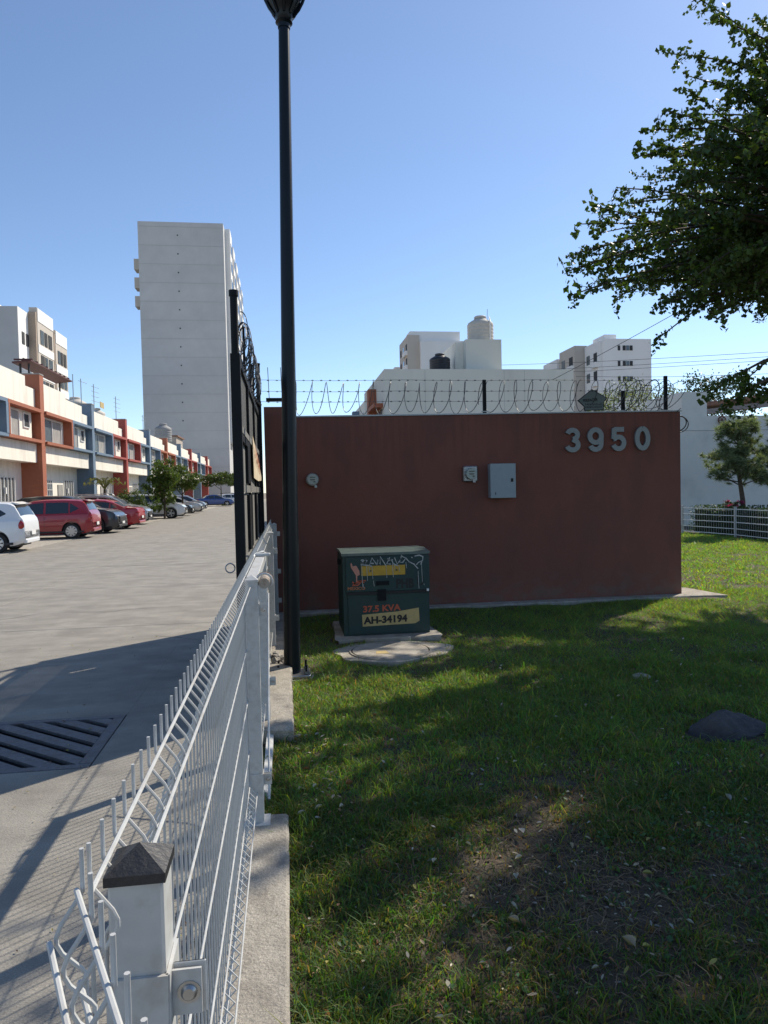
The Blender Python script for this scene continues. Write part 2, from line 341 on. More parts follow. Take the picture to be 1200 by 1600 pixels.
def blades(name, N, xf, y0, y1, h0, h1, wd, tone=1., five=True, label=None):
    y = np.sqrt(np.random.uniform(y0**2, y1**2, N)) if y0 > 0 else np.random.uniform(y0, y1, N)
    x = xf(y, N)
    s = soilness(x, y); keep = (~blocked(x, y)) & (np.random.rand(N) > s*.88)
    cl = fbm(x, y, 9.)*.4+fbm(x, y, 3.)*.35+fbm(x, y, 27.)*.3
    keep &= np.random.rand(N) < np.clip(.70+.75*cl, .12, 1)
    x, y, s, cl = x[keep], y[keep], s[keep], cl[keep]; n = len(x)
    z = lawn_h(x, y) - .003
    h = np.random.uniform(h0, h1, n)*np.clip(1+.6*cl, .4, 1.8)*(1-.4*s)*(1+1.0*(np.random.rand(n) > .95))
    a = np.random.uniform(0, 2*PI, n); lean = np.random.uniform(.15, 1.6, n)*h
    ax, ay = np.cos(a), np.sin(a); b = np.random.uniform(0, 2*PI, n); wx, wy = np.cos(b)*wd, np.sin(b)*wd
    w = np.random.uniform(.6, 1.3, n)
    P0 = np.stack([x-wx*w, y-wy*w, z], 1); P1 = np.stack([x+wx*w, y+wy*w, z], 1)
    mx, my, mz = x+ax*lean*.35, y+ay*lean*.35, z+h*.62
    P2 = np.stack([mx+wx*w*.8, my+wy*w*.8, mz], 1); P3 = np.stack([mx-wx*w*.8, my-wy*w*.8, mz], 1)
    P4 = np.stack([x+ax*lean, y+ay*lean, z+h*np.random.uniform(.6, 1., n)], 1)
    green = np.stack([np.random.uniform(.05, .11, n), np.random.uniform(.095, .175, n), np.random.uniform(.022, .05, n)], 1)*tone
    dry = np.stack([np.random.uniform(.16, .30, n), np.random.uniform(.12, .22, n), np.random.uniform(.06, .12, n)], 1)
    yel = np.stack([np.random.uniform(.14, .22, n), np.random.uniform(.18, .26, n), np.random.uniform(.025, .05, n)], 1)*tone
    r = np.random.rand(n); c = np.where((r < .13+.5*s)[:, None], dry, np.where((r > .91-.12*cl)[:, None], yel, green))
    if five:
        V = np.stack([P0, P1, P2, P3, P4], 1).reshape(-1, 3); i = np.arange(n)*5
        Fc = np.concatenate([np.c_[i, i+1, i+2], np.c_[i, i+2, i+3], np.c_[i+3, i+2, i+4]]); C = np.repeat(c, 5, 0)
    else:
        V = np.stack([P0, P1, P4], 1).reshape(-1, 3); i = np.arange(n)*3; Fc = np.c_[i, i+1, i+2]; C = np.repeat(c, 3, 0)
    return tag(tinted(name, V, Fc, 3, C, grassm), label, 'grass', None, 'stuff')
u = lambda y, N: -.02+np.random.rand(N)*(.76*y+.45)
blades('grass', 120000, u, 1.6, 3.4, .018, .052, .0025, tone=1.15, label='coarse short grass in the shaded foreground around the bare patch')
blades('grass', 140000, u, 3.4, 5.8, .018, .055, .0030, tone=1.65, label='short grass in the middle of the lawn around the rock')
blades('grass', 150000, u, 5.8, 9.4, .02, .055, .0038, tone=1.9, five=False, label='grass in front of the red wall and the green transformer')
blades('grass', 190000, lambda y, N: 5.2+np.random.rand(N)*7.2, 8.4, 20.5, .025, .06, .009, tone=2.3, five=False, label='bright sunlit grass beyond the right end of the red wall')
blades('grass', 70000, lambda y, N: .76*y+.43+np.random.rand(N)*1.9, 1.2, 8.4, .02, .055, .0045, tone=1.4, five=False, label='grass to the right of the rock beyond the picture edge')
blades('grass', 2600, lambda y, N: -.16+np.random.rand(N)*.16, 3.27, 4.38, .02, .06, .0026, label='grass growing in the kerb gap behind the second fence post')
# longer tufts near the bottom edge
def tuft(cx, cy, n, h, r=.03, name='grass_tuft', label=None):
    V = []; Fc = []; C = []
    for k in range(n):
        a = random.uniform(0, 2*PI); L = h*random.uniform(.6, 1.1); ln = random.uniform(.3, .9)*L; w = .0022
        bx, by = cx+random.gauss(0, r), cy+random.gauss(0, r); z = float(lawn_h(np.array(bx), np.array(by)))
        wx, wy = -math.sin(a)*w, math.cos(a)*w; o = len(V); c = (random.uniform(.07, .12), random.uniform(.15, .22), .03)
        for t in (0, .3, .6, .85, 1.):
            px_ = bx+math.cos(a)*ln*t*t; py_ = by+math.sin(a)*ln*t*t; pz_ = z+L*(t-.35*t*t); q = 1-t*.85
            V += [(px_-wx*q, py_-wy*q, pz_), (px_+wx*q, py_+wy*q, pz_)]; C += [c, c]
        for i in range(4): Fc.append((o+2*i, o+2*i+1, o+2*i+3, o+2*i+2))
    return tag(tinted(name, np.array(V), np.array(Fc), 4, np.array(C), grassm), label, 'grass', None, 'stuff')
tuft(.49, 2.08, 26, .13, label='long blades of grass in a tuft at the bottom edge of the picture')
for k in range(16):
    cx, cy = random.uniform(.05, 1.9), random.uniform(2.0, 4.2)
    tuft(cx, cy, 14, .07, .025, label='small tufts of longer grass scattered over the near lawn')

def rock_mb(cx, cy, cz, rx, ry, rz, seed, sub=3, amp=.22):
    bm = __import__('bmesh').new(); bmesh = __import__('bmesh'); bmesh.ops.create_icosphere(bm, subdivisions=sub, radius=1)
    rnd = random.Random(seed); ds = [(Vector((rnd.gauss(0, 1), rnd.gauss(0, 1), rnd.gauss(0, 1))).normalized(), rnd.uniform(.62, .95)) for _ in range(11)]
    V = []
    for v in bm.verts:
        p = v.co.copy()
        for d, l in ds:
            t = p.dot(d)
            if t > l: p -= d*(t-l)*.85
        p += p*(math.sin(p.x*7+seed)*math.cos(p.y*6)*.03)*amp*4
        V.append((cx+p.x*rx, cy+p.y*ry, cz+p.z*rz))
    Fc = [tuple(v.index for v in f.verts) for f in bm.faces]; bm.free(); return MB().add(V, Fc)
# fallen leaves: the large ones one by one, the rest as litter
def leaf_mesh(L, W, bend, col):
    pts = [(-.5, 0), (-.25, .42), (.05, .5), (.32, .3), (.55, 0), (.32, -.3), (.05, -.5), (-.25, -.42)]
    V = [(0, 0, 0)] + [(a*L, b*W, bend*(abs(b)*1.6+abs(a)*.5)*L) for a, b in pts]; Fc = [(0, i+1, (i+1) % 8+1) for i in range(8)]
    return np.array(V), np.array(Fc), np.array([col]*9)
cols = [((.50, .40, .26), 'tan'), ((.60, .55, .42), 'pale cream'), ((.40, .36, .10), 'yellow'), ((.30, .16, .09), 'rusty brown'), ((.45, .44, .40), 'greyish')]
spots = [(.84, 2.6, 1, .05, 'pale dry leaf lying in the sunny fleck left of the bare patch'), (.98, 2.95, 4, .055, 'grey curled leaf on the lawn just above the bare patch'),
 (1.07, 2.15, 0, .075, 'large tan curled leaf near the bottom of the lawn'), (.60, 2.15, 3, .045, 'rust coloured leaf beside the long grass tuft'), (1.35, 2.55, 2, .05, 'yellow leaf lying upright in the dark soil'),
 (1.75, 2.85, 2, .045, 'yellow leaf lying on green grass to the right of the bare patch'), (1.95, 2.4, 1, .045, 'cream leaf near the right edge of the near lawn'), (.28, 3.55, 3, .05, 'brown leaf next to the near concrete kerb end'),
 (.22, 3.3, 1, .04, 'small pale leaf beside the broken kerb'), (1.2, 3.7, 1, .04, 'pale chip of leaf in the middle of the lawn'), (2.0, 4.6, 0, .05, 'tan leaf on the grass left of the rock'), (1.7, 5.6, 1, .045, 'pale leaf on the shaded grass in front of the red wall'),
 (.55, 2.75, 1, .05, 'white leaf lying on grass between kerb and bare patch'), (.74, 2.33, 0, .05, 'brown leaf with upturned edges above the tuft'), (2.05, 3.1, 4, .06, 'grey leaf beneath the rock')]
for i, (x, y, c, L, lb) in enumerate(spots):
    L *= .8; V, Fc, C = leaf_mesh(L, L*random.uniform(.4, .65), random.uniform(.3, .8), [q_*.75 for q_ in cols[c][0]])
    o = tinted('fallen_leaf', V, Fc, 3, C, drym); o.location = (x, y, float(lawn_h(np.array(x), np.array(y)))+.035); o.rotation_euler = (random.uniform(-.3, .3), random.uniform(-.3, .3), random.uniform(0, 6)); tag(o, lb, 'leaf', 'larger fallen leaves on the lawn')
def litter(n, xf, y0, y1, zf, L0, L1, name, label):
    Vs, Fs, Cs = [], [], []; o = 0
    for k in range(n):
        y = random.uniform(y0, y1); x = xf(y); L = random.uniform(L0, L1); c = random.choice(cols)[0]; q = random.uniform(.5, 1.)
        V, Fc, C = leaf_mesh(L, L*random.uniform(.3, .6), random.uniform(0, .5), [a*q for a in c])
        a = random.uniform(0, 6.3); t = random.uniform(-.5, .5); R = np.array([[math.cos(a), -math.sin(a), 0], [math.sin(a), math.cos(a), 0], [t, 0, 1]])
        V = V@R.T + np.array([x, y, zf(x, y)]); Vs.append(V); Fs.append(Fc+o); Cs.append(C); o += 9
    return tag(tinted(name, np.concatenate(Vs), np.concatenate(Fs), 3, np.concatenate(Cs), drym), label, 'leaf litter', None, 'stuff')
gz = lambda x, y: float(lawn_h(np.array(x), np.array(y)))+random.uniform(.012, .034)
litter(520, lambda y: random.uniform(.0, .75*y), 1.9, 6.5, gz, .012, .034, 'leaf_litter', 'small dead leaves scattered through the grass')
litter(90, lambda y: random.uniform(.0, .22), 3.2, 4.6, gz, .015, .04, 'leaf_litter', 'brown leaves gathered beside the broken kerb')
litter(300, lambda y: random.uniform(-4.2, -.3), 1.8, 9, lambda x, y: .006, .008, .022, 'road_litter', 'tiny leaf scraps scattered over the road')
litter(320, lambda y: random.gauss(-.38, .08), 1.4, 4.6, lambda x, y: .006, .008, .02, 'road_litter', 'leaf scraps collected along the foot of the white fence')
litter(420, lambda y: random.gauss(1.15, .45), 2.0, 3.3, lambda x, y: float(lawn_h(np.array(x), np.array(y)))+.006, .008, .026, 'soil_litter', 'dark leaf crumbs and clods on the bare patch')
cl_ = MB()
for k in range(520):
    x, y = random.gauss(1.15, .36), random.gauss(2.62, .36); q = random.uniform(.003, .012)
    t = rock_mb(x, y, float(lawn_h(np.array(x), np.array(y)))+q*.3, q, q, q*.7, k, 1); cl_.add(t.v, t.f)
tag(cl_.build('soil_clods', soilm), 'small clods of earth on the bare patch', 'soil', None, 'stuff')
# dry stalks on the bare patch
def stalks(n):
    mb = MB()
    for k in range(n):
        x, y = random.gauss(1.15, .42), random.gauss(2.65, .38); z = float(lawn_h(np.array(x), np.array(y)))
        a = random.uniform(0, 6.3); L = random.uniform(.03, .11); p = [];
        for t in (0, .33, .66, 1):
            p.append((x+math.cos(a)*L*t, y+math.sin(a)*L*t, z+.006+.02*math.sin(PI*t)*random.random())); a += random.uniform(-.28, .28)
        mb.tube(p, random.uniform(.0007, .0017), 3, False)
    return mb
tag(stalks(950).build('dry_stalks', mat('straw', (.20, .14, .085), .8, var=.5, scale=30)), 'straw coloured stalks and runners lying on the bare patch', 'twigs', None, 'stuff')

# ---------------------------------------------------------------- kerb under the fence, rubble
kerb = empty('fence_kerb', (0, 0, 0), 'broken concrete kerb carrying the white mesh fence', 'kerb')
def rough_box(x0, x1, y0, y1, z0, z1, j=.006, n=14, ends=.02):
    V = []; Fc = []; prof = [(x0, z0), (x0, z1-.012), (x0+.012, z1), ((x0+x1)/2, z1), (x1-.012, z1), (x1, z1-.012), (x1, z0)]
    for i in range(n+1):
        y = y0+(y1-y0)*i/n
        for (x, z) in prof:
            e = ends if i in (0, n) else 0
            V.append((x+random.uniform(-j, j), y+random.uniform(-e, e), z+(random.uniform(-j, j)*.5 if z > z0 else 0)))
    k = len(prof)
    for i in range(n):
        for q in range(k-1): Fc.append((i*k+q, i*k+q+1, (i+1)*k+q+1, (i+1)*k+q))
    Fc += [tuple(range(k)), tuple(range(n*k+k-1, n*k-1, -1))]
    return MB().add(V, Fc)
KZ = .146
rough_box(-.25, -.028, -1.5, 3.26, -.05, KZ, .0025, 50).build('kerb_block', curbm, kerb)
rough_box(-.25, .004, 4.36, 5.98, -.05, KZ+.03, .008, 16, .03).build('kerb_block', curbm, kerb)
rough_box(-.25, -.02, 6.42, 8.72, -.05, KZ+.01, .006, 16, .02).build('kerb_block', curbm, kerb)
rb = MB()
for k in range(70):
    r = random.uniform(.012, .045); t = rock_mb(random.uniform(-.24, .03), random.uniform(5.98, 6.45), random.uniform(.06, .17), r, r, r*.8, k, 1); rb.add(t.v, t.f)
tag(rb.build('rubble', rubm), 'broken concrete rubble in the kerb gap beside the lamp post', 'rubble', None, 'stuff')
# the rock: polygonal hump with a low tail on the right
rk = MB(); bmr = rock_mb(0, 0, 0, 1, 1, 1, 41, 5)
prof = [(-1, 0), (-.82, .45), (-.5, .85), (-.25, 1.0), (.1, .92), (.35, .70), (.6, .46), (.85, .32), (1.2, .2), (1.6, 0)]
V = []
for (x, y, z) in bmr.v:
    xx = x*1.0; t = np.interp(xx, [p[0] for p in prof], [p[1] for p in prof])
    V.append((2.62+(xx if xx < .2 else .2+(xx-.2)*1.7)*.235, 3.98+y*.14, .06+max(z, -.3)*(.175*(.35+.65*t))+.008*math.sin(x*13+y*9)+.005*math.sin(y*23+z*17)))
tag(MB().add(V, bmr.f).build('rock', rockm), 'dark grey pointed rock lying on the grass at the right edge', 'rock')
def rough_disc(c, rx, ry, h, name): pass
tag(rock_mb(2.75, 5.25, .09, .09, .07, .035, 5, 3).build('rock', mat('pale_rock', (.3, .28, .22), .9, var=.3, scale=20, bump=1)), 'small pale flat stone on the lawn above the dark rock', 'rock')

# ---------------------------------------------------------------- red wall
wall = empty('red_wall', (0, 0, 0), 'dark red painted entrance wall with steel street numbers', 'wall')
MB().prism([(.02, 9, .05), (5.30, 9, .05), (5.30, 9, 2.585), (.02, 9, 2.545)], (0, .18, 0)).build('wall_face', redw, wall)
B(-.25, .018, 8.985, 9.2, .0, 2.68).build('pillar', redw, wall)
MB().prism([(.02, 8.985, 2.548), (5.315, 8.985, 2.588), (5.315, 8.985, 2.605), (.02, 8.985, 2.565)], (0, .21, 0)).build('coping', galv, wall)
B(5.12, 5.30, 9.19, 14, .05, 2.58).build('return_wall', redw, wall)
rough_box(8.80, 8.995, .02, 5.36, .02, .125, .002, 40)
f_ = rough_box(8.79, 8.996, .02, 5.30, .02, .118, .003, 40); f_.v = [(b, a, c) for a, b, c in f_.v]; f_.build('footing', slabm, wall)
MB().prism([(5.303, 8.80, .03), (5.80, 8.72, .03), (5.66, 9.5, .03), (5.303, 9.8, .03)], (0, 0, .085)).build('corner_slab', slabm, wall)
hn = empty('house_number', (0, 0, 0), 'raised steel street number 3950 at the top right of the red wall', 'street number')
def digit(x0, z0, paths, W=.222, H=.325, w=.032, order=0):
    mb = MB()
    for pi_, P_ in enumerate(paths):
        n = len(P_); V = []
        for i, (a, b) in enumerate(P_):
            A = Vector(P_[max(i-1, 0)]); Bv = Vector(P_[min(i+1, n-1)]); A = Vector((A.x*W, A.y*H)); Bv = Vector((Bv.x*W, Bv.y*H)); d = (Bv-A).normalized()
            y = 8.953-.0004*pi_-.00002*i
            for sg in (1, -1): V.append((x0+a*W-d.y*w*sg, y, z0+b*H+d.x*w*sg))
        V2 = [(a, 8.985, c) for a, b, c in V]; k = len(V)
        f = [(2*i, 2*i+1, 2*i+3, 2*i+2) for i in range(n-1)]+[(2*i, 2*i+2, k+2*i+2, k+2*i) for i in range(n-1)]+[(2*i+1, k+2*i+1, k+2*i+3, 2*i+3) for i in range(n-1)]+[(0, k, k+1, 1), (k-2, k-1, 2*k-1, 2*k-2)]
        mb.add(V+V2, f)
    o = mb.build('digit', numm, hn); bm_ = __import__('bmesh').new(); bm_.from_mesh(o.data); __import__('bmesh').ops.recalc_face_normals(bm_, faces=bm_.faces); bm_.to_mesh(o.data); bm_.free(); return o
def arc(cx, cy, rx, ry, a0, a1, n=18): return [(cx+rx*math.cos(math.radians(a0+(a1-a0)*i/n)), cy+ry*math.sin(math.radians(a0+(a1-a0)*i/n))) for i in range(n+1)]
digit(3.645, 2.055, [arc(.5, .715, .31, .185, 165, -62, 18)+[(.52, .535)], [(.50, .520)]+arc(.5, .30, .345, .20, 62, -165, 18)])
digit(3.965, 2.058, [arc(.5, .33, .34, .235, -160, -10, 10)+arc(.5, .64, .36, .26, 0, 350, 24)])
digit(4.285, 2.062, [[(.85, .89), (.20, .89)], [(.245, .93), (.20, .50)], [(.18, .50)]+arc(.5, .34, .34, .24, 135, -160, 22)])
digit(4.625, 2.066, [arc(.5, .5, .345, .40, 90, 450, 32)])
# transformer and its slab, cover
tb = empty('transformer_box', (0, 0, 0), 'green pad mounted transformer box with graffiti and stencilled numbers', 'transformer')
TX0, TX1, TY, TZ0, TZ1 = .55, 1.44, 7.2, .135, .965
MB().prism([(TX0, TY, TZ0), (TX0, TY+.72, TZ0), (TX0, TY+.72, TZ1-.02), (TX0, TY+.30, TZ1+.0), (TX0, TY, TZ1-.015)], (TX1-TX0, 0, 0)).build('cabinet', greenb, tb)
MB().prism([(TX0-.012, TY-.014, TZ1-.014), (TX0-.012, TY+.30, TZ1+.003), (TX0-.012, TY+.74, TZ1-.018), (TX0-.012, TY+.74, TZ1+.012), (TX0-.012, TY+.30, TZ1+.03), (TX0-.012, TY-.014, TZ1+.012)], (TX1-TX0+.024, 0, 0)).build('lid', mat('glare_lid', (.10, .14, .13), .3, var=.2, scale=12), tb)  # lid paler than the cabinet: sun glare on top put into its colour
zs = .57
B(TX0+.045, TX1-.01, TY-.010, TY-.002, TZ0+.015, zs-.02).build('lower_door', greenb, tb)
B(TX0+.03, TX1+.004, TY-.016, TY-.002, zs+.012, TZ1-.03).build('upper_door', greenb, tb)
B(TX0+.035, TX1+.002, TY-.024, TY-.0025, zs-.016, zs+.010).build('seam', blkpt, tb)
B(.90, .985, TY-.034, TY-.0165, zs-.085, zs+.03).build('hasp', darkm, tb)
B(.885, 1.02, TY-.030, TY-.0165, zs+.075, zs+.115).build('handle', darkm, tb)
B(.735, 1.19, TY-.019, TY-.0163, .745, .845).build('yellow_plate', yell, tb)
for x in (.83, 1.10): B(x-.01, x+.01, TY-.0215, TY-.0192, .787, .80).build('rivet', blkpt, tb)
MB().prism([(.74, TY-.0105, .225), (1.285, TY-.0105, .235), (1.33, TY-.0105, .26), (1.325, TY-.0105, .395), (1.1, TY-.0105, .365), (.735, TY-.0105, .345)], (0, -.0022, 0)).build('yellow_patch', yell2, tb)
text('37.5 KVA', .088, redpt, 'lettering', tb, face_text(.745, TY-.0125, .372, 1.12, 1.0, .02), .001, .0028)
text('AH-34194', .098, blkpt, 'lettering', tb, face_text(.755, TY-.0145, .252, 1.08, 1.0, .02), .001, .0042)
text('MEXICO', .042, orgpt, 'lettering', tb, face_text(.592, TY-.0165, .605, 1.15), .001, .001)
text('PHB', .13, blkpt, 'lettering', tb, face_text(1.09, TY-.0165, .61, .80), .001, .005)
text('U', .13, blkpt, 'lettering', tb, face_text(1.31, TY-.0165, .63, .8), .001, .003)
def ribbon(pts, w, y, th=.0015):
    mb = MB(); n = len(pts); V = []
    for i, (x, z) in enumerate(pts):
        a = Vector(pts[min(i+1, n-1)])-Vector(pts[max(i-1, 0)]); a.normalize(); ww = w*random.uniform(.75, 1.2)
        V += [(x-a.y*ww, y, z+a.x*ww), (x+a.y*ww, y, z-a.x*ww)]
    f = [(2*i, 2*i+1, 2*i+3, 2*i+2) for i in range(n-1)]; mb.add(V, f); V2 = [(a, b-th, c) for a, b, c in V]; mb.add(V2, [q[::-1] for q in f]); return mb
gf = MB()
def gpt(u_, v_): return (TX0+(u_-20)/1100*.915, .965-.006-(v_-95)/640*.515*1.02)
strokes = [[(240,200),(290,150),(320,165),(300,195),(250,185),(240,215),(330,225),(375,240)], [(345,230),(380,135),(440,225)], [(400,205),(350,200)], [(440,225),(450,160),(480,225),(480,120),(550,235)], [(600,135),(560,215),(610,220)], [(585,175),(640,165)], [(570,150),(630,180),(640,215),(700,245)], [(660,140),(690,225),(740,150)], [(750,110),(720,200),(760,205),(800,150),(745,125)], [(800,150),(840,200),(900,230),(950,290)], [(910,130),(970,120),(1015,140),(1010,190),(960,210),(930,240)], [(1000,200),(985,240)], [(240,160),(300,150),(310,190),(240,195)], [(870,145),(885,150)]]
drips = [(250,220,490), (312,230,420), (340,240,310), (378,240,400), (392,420,490), (552,235,390), (632,220,385), (655,220,300), (712,240,320), (800,200,280), (950,320,540), (995,210,460), (1020,480,500), (265,460,515)]
for s_ in strokes: t = ribbon([gpt(*p) for p in s_], .0058, TY-.0195); gf.add(t.v, t.f)
for (a, b, c) in drips: t = ribbon([gpt(a, b), gpt(a+3, (b+c)/2), gpt(a+8, c)], .0024, TY-.0205); gf.add(t.v, t.f)
gf.build('graffiti', spray, tb)
bird = [(125,185),(140,230),(185,225),(220,290),(225,340),(195,355),(190,430),(180,430),(178,350),(150,300),(120,250),(112,205)]
MB().prism([(gpt(*p)[0], TY-.0165, gpt(*p)[1]) for p in bird], (0, -.0015, 0)).build('bird_emblem', salm, tb)
for s_ in ([(130,425),(160,450),(190,420),(300,415)], [(140,455),(230,425),(280,440)], [(130,470),(200,470),(230,440)]):
    ribbon([gpt(*p) for p in s_], .007, TY-.0165).build('emblem_wave', redpt, tb)
B(TX0-.035, TX0-.001, TY+.26, TY+.30, .84, .9).build('side_hinge', darkm, tb)
B(TX1-.03, TX1-.008, TY-.03, TY-.0165, zs-.005, zs+.02).build('seal', platem, tb)
f_ = rough_box(7.04, 8.1, .47, 1.52, -.02, TZ0-.004, .006, 14, .03); f_.v = [(b, a, c) for a, b, c in f_.v]
tag(f_.build('transformer_pad', slabm), 'rough concrete pad under the green transformer box', 'concrete pad')
tag(B(.735, 1.20, 6.975, 7.012, .05, .145, bev=.008).build('curb_plate', slabm), 'pale concrete plate standing in front of the green transformer box', 'plate')
mhc = empty('manhole_cover', (0, 0, 0), 'round concrete access cover in the lawn in front of the green transformer box', 'manhole cover')
n_ = 40; V = []
for k in range(n_):
    a = 2*PI*k/n_; q = 1+.06*math.sin(3*a+1)+.04*math.sin(7*a)+random.uniform(-.012, .012); V.append((.95+.56*q*math.cos(a), 6.56+.42*q*math.sin(a)*1.0, .055))
MB().prism(V, (0, 0, .052)).build('surround', slabm, mhc)
MB().lathe((.93, 6.56, 0), [(.385, .1), (.385, .1165), (.37, .1165), (.37, .106), (.36, .106), (.355, .1175), (.0, .1185)], 48, cap=False).build('cover', slabm, mhc, smooth=True)
MB().prism([(.78, 6.42, .1185), (.90, 6.40, .1185), (.88, 6.52, .1185), (.79, 6.52, .1185)], (0, 0, .0015)).build('ochre_mark', yell2, mhc)
MB().lathe((.93, 6.56, 0), [(.3695, .1070), (.3605, .1070)], 48, cap=False).build('groove', blkpt, mhc)

# meters, enclosure
def meter(x, z, r, label, square):
    t = empty('electricity_meter', (x, 8.98, z), label, 'electricity meter', 'meters on the red wall')
    if square: B(-.095, .095, -.04, .018, -.10, .10, bev=.012).build('back_box', galv, t)
    else: MB().lathe((0, 0, 0), [(r*1.22, -.018), (r*1.22, .03), (r*1.1, .045)], 32, 'y').build('back_ring', galv, t, True)
    MB().lathe((0, 0, 0), [(r, .042), (r, .075), (r*.93, .095), (.0, .096)], 32, 'y', cap=False).build('meter_face', mat('meter_face', (.33, .38, .34), .3, var=.1, scale=30), t, True)
    for (a, b, c, d) in ((-.5, .5, .35, .47), (-.45, .4, -.12, .02), (.15, .5, -.5, -.35)): B(a*r, b*r, -.1, -.0975, c*r, d*r).build('register', blkpt, t)
    B(r*.35, r*.8, -.05, -.01, -r*1.5, -r*1.05).build('seal_tab', galv, t)
meter(.33, 1.765, .068, 'round electricity meter alone at the left of the red wall next to the lamp post', False)
meter(2.365, 1.80, .075, 'round electricity meter on a square box beside the grey cabinet', True)
en = empty('meter_cabinet', (0, 0, 0), 'flat grey metal cabinet with a small black latch on the red wall', 'metal cabinet')
B(2.61, 2.935, 8.88, 8.998, 1.485, 1.915).build('body', boxg, en); B(2.603, 2.942, 8.862, 8.8795, 1.478, 1.922, bev=.004).build('door', boxg, en)
B(2.875, 2.905, 8.855, 8.8615, 1.685, 1.73).build('latch', blkpt, en); B(2.665, 2.673, 8.86, 8.8618, 1.52, 1.555).build('badge', blkpt, en)

# razor wire on the wall
def coil(x0, x1, pitch, r, y, zc, amp=.05, seed=1, jitter=.1, slope=0, yr=.75):
    rnd = random.Random(seed); n = int((x1-x0)/pitch*22); pts = []; ph = rnd.random()*6
    for i in range(n+1):
        t = 2*PI*i/22; k = i/22; rr = r*(1+jitter*math.sin(k*1.3+ph)+jitter*.5*math.sin(k*3.1))
        pts.append((x0+(x1-x0)*i/n+amp*math.cos(t+.6)*(1+.6*math.sin(k*2.2)), y+rr*yr*math.sin(t), zc+rr*math.cos(t)+slope*i/n))
    return pts
def razor(pts, rad=.0035, step=4):
    mb = MB().tube(pts, rad, 4)
    for i in range(0, len(pts)-1, step):
        p = Vector(pts[i]); d = (Vector(pts[i+1])-p).normalized(); s_ = d.orthogonal().normalized()*.011
        mb.add([p-d*.014, p+s_, p+d*.014, p-s_], [(0, 1, 2, 3)])
    return mb
for i, (a, b, c, d, l) in enumerate(((.13, 2.6, 1, .0, 'long loops of razor wire on the red wall between lamp post and middle post'), (2.62, 3.95, 2, .01, 'loops of razor wire on the red wall right of the middle post'), (3.9, 4.75, 3, .01, 'loops of razor wire crossing behind the pentagonal plaque'))):
    tag(razor(coil(a, b, .20, .20, 9.08, 2.80+d, .03, c, .06), .0045).build('razor_wire', wirem), l, 'razor wire', 'razor wire coils on the red wall')
tag(razor(coil(4.35, 5.30, .075, .20, 9.1, 2.80, .10, 5, .22), .0045, 3).build('razor_wire', wirem), 'dense tangle of razor wire at the right end of the red wall', 'razor wire', 'razor wire coils on the red wall')
tag(MB().tube([(5.31+.10*math.sin(t*PI/10*1.0)*1.2, 9.02+.01*t, 2.43+.10*math.cos(t*PI/10)) for t in range(0, 21)], .008, 5).tube([(5.31+.14*math.sin(t*PI/10), 9.05, 2.42+.11*math.cos(t*PI/10)) for t in range(0, 11)], .007, 5).build('razor_wire', wirem), 'loose loop of black wire hanging off the right edge of the red wall', 'razor wire')
def barbed(p, q, name, label, group, sag=.012, n=26):
    p, q = Vector(p), Vector(q); pts = [p.lerp(q, i/n)-Vector((0, 0, sag*math.sin(PI*((i*3/n) % 1)))) for i in range(n+1)]
    mb = MB().tube(pts, .0022, 4)
    L = (q-p).length; k = int(L/.11); d = (q-p).normalized()
    for i in range(1, k):
        c = p.lerp(q, i/k)-Vector((0, 0, sag*.6)); mb.tube([c-d*.014, c+d*.014], .0045, 4)
        mb.tube([c+Vector((0, 0, .014)), c-Vector((0, 0, .014))], .0016, 3)
    return tag(mb.build(name, wirem), label, 'barbed wire', group)
for z, l in ((2.99, 'top strand of barbed wire above the red wall'), (2.85, 'middle strand of barbed wire above the red wall'), (2.72, 'lowest strand of barbed wire above the red wall')):
    barbed((-.3, 9.02, z+.03), (5.12, 9.02, z+.03), 'barbed_wire', l, 'barbed wire strands on the red wall')
for x, h, l in ((2.59, 3.02, 'dark steel post in the middle of the red wall top'), (5.11, 3.07, 'dark steel post at the right end of the red wall top'), (4.5, 2.87, 'short dark post within the razor wire tangle right of the plaque')):
    t = empty('wire_post', (x, 9.03, 2.6), l, 'post', 'posts carrying the wall wire'); B(-.022, .022, -.02, .02, -.02, h-2.6, bev=.004).build('post', darkm, t); B(-.04, .04, -.03, .03, .0, .012).build('foot', galv, t)
pq = empty('warning_plaque', (0, 0, 0), 'dark five sided warning plaque standing on top of the red wall', 'sign')
out = [(3.92, 2.60), (3.915, 2.655), (3.83, 2.735), (4.03, 2.885), (4.245, 2.765), (4.195, 2.715), (4.19, 2.605)]
MB().prism([(a, 8.95, b) for a, b in out], (0, .012, 0)).build('edge', blkpt, pq)
ctr = (4.03, 2.73); MB().prism([(ctr[0]+(a-ctr[0])*.92, 8.947, ctr[1]+(b-ctr[1])*.92) for a, b in out], (0, .0025, 0)).build('plate', signm, pq)
text('PERIFACUR', .052, blkpt, 'lettering', pq, face_text(3.90, 8.9455, 2.715, .78, 1, .05), .0008, .0016)
for r_ in range(2):      # two rows of print too small to read
    mk = MB()
    for q in range(11): x_ = 3.935+q*.021; z_ = 2.672-.036*r_+.003*math.sin(q*2.1); mk.box(x_, x_+random.uniform(.005, .013), 8.9445, 8.9455, z_, z_+random.uniform(.016, .026))
    tag(mk.build('faded_print', blkpt, pq), None, None, None, 'stuff')
MB().lathe((4.03, 8.946, 2.855), [(.009, 0), (.009, .002)], 12, 'y').build('hole', blkpt, pq)

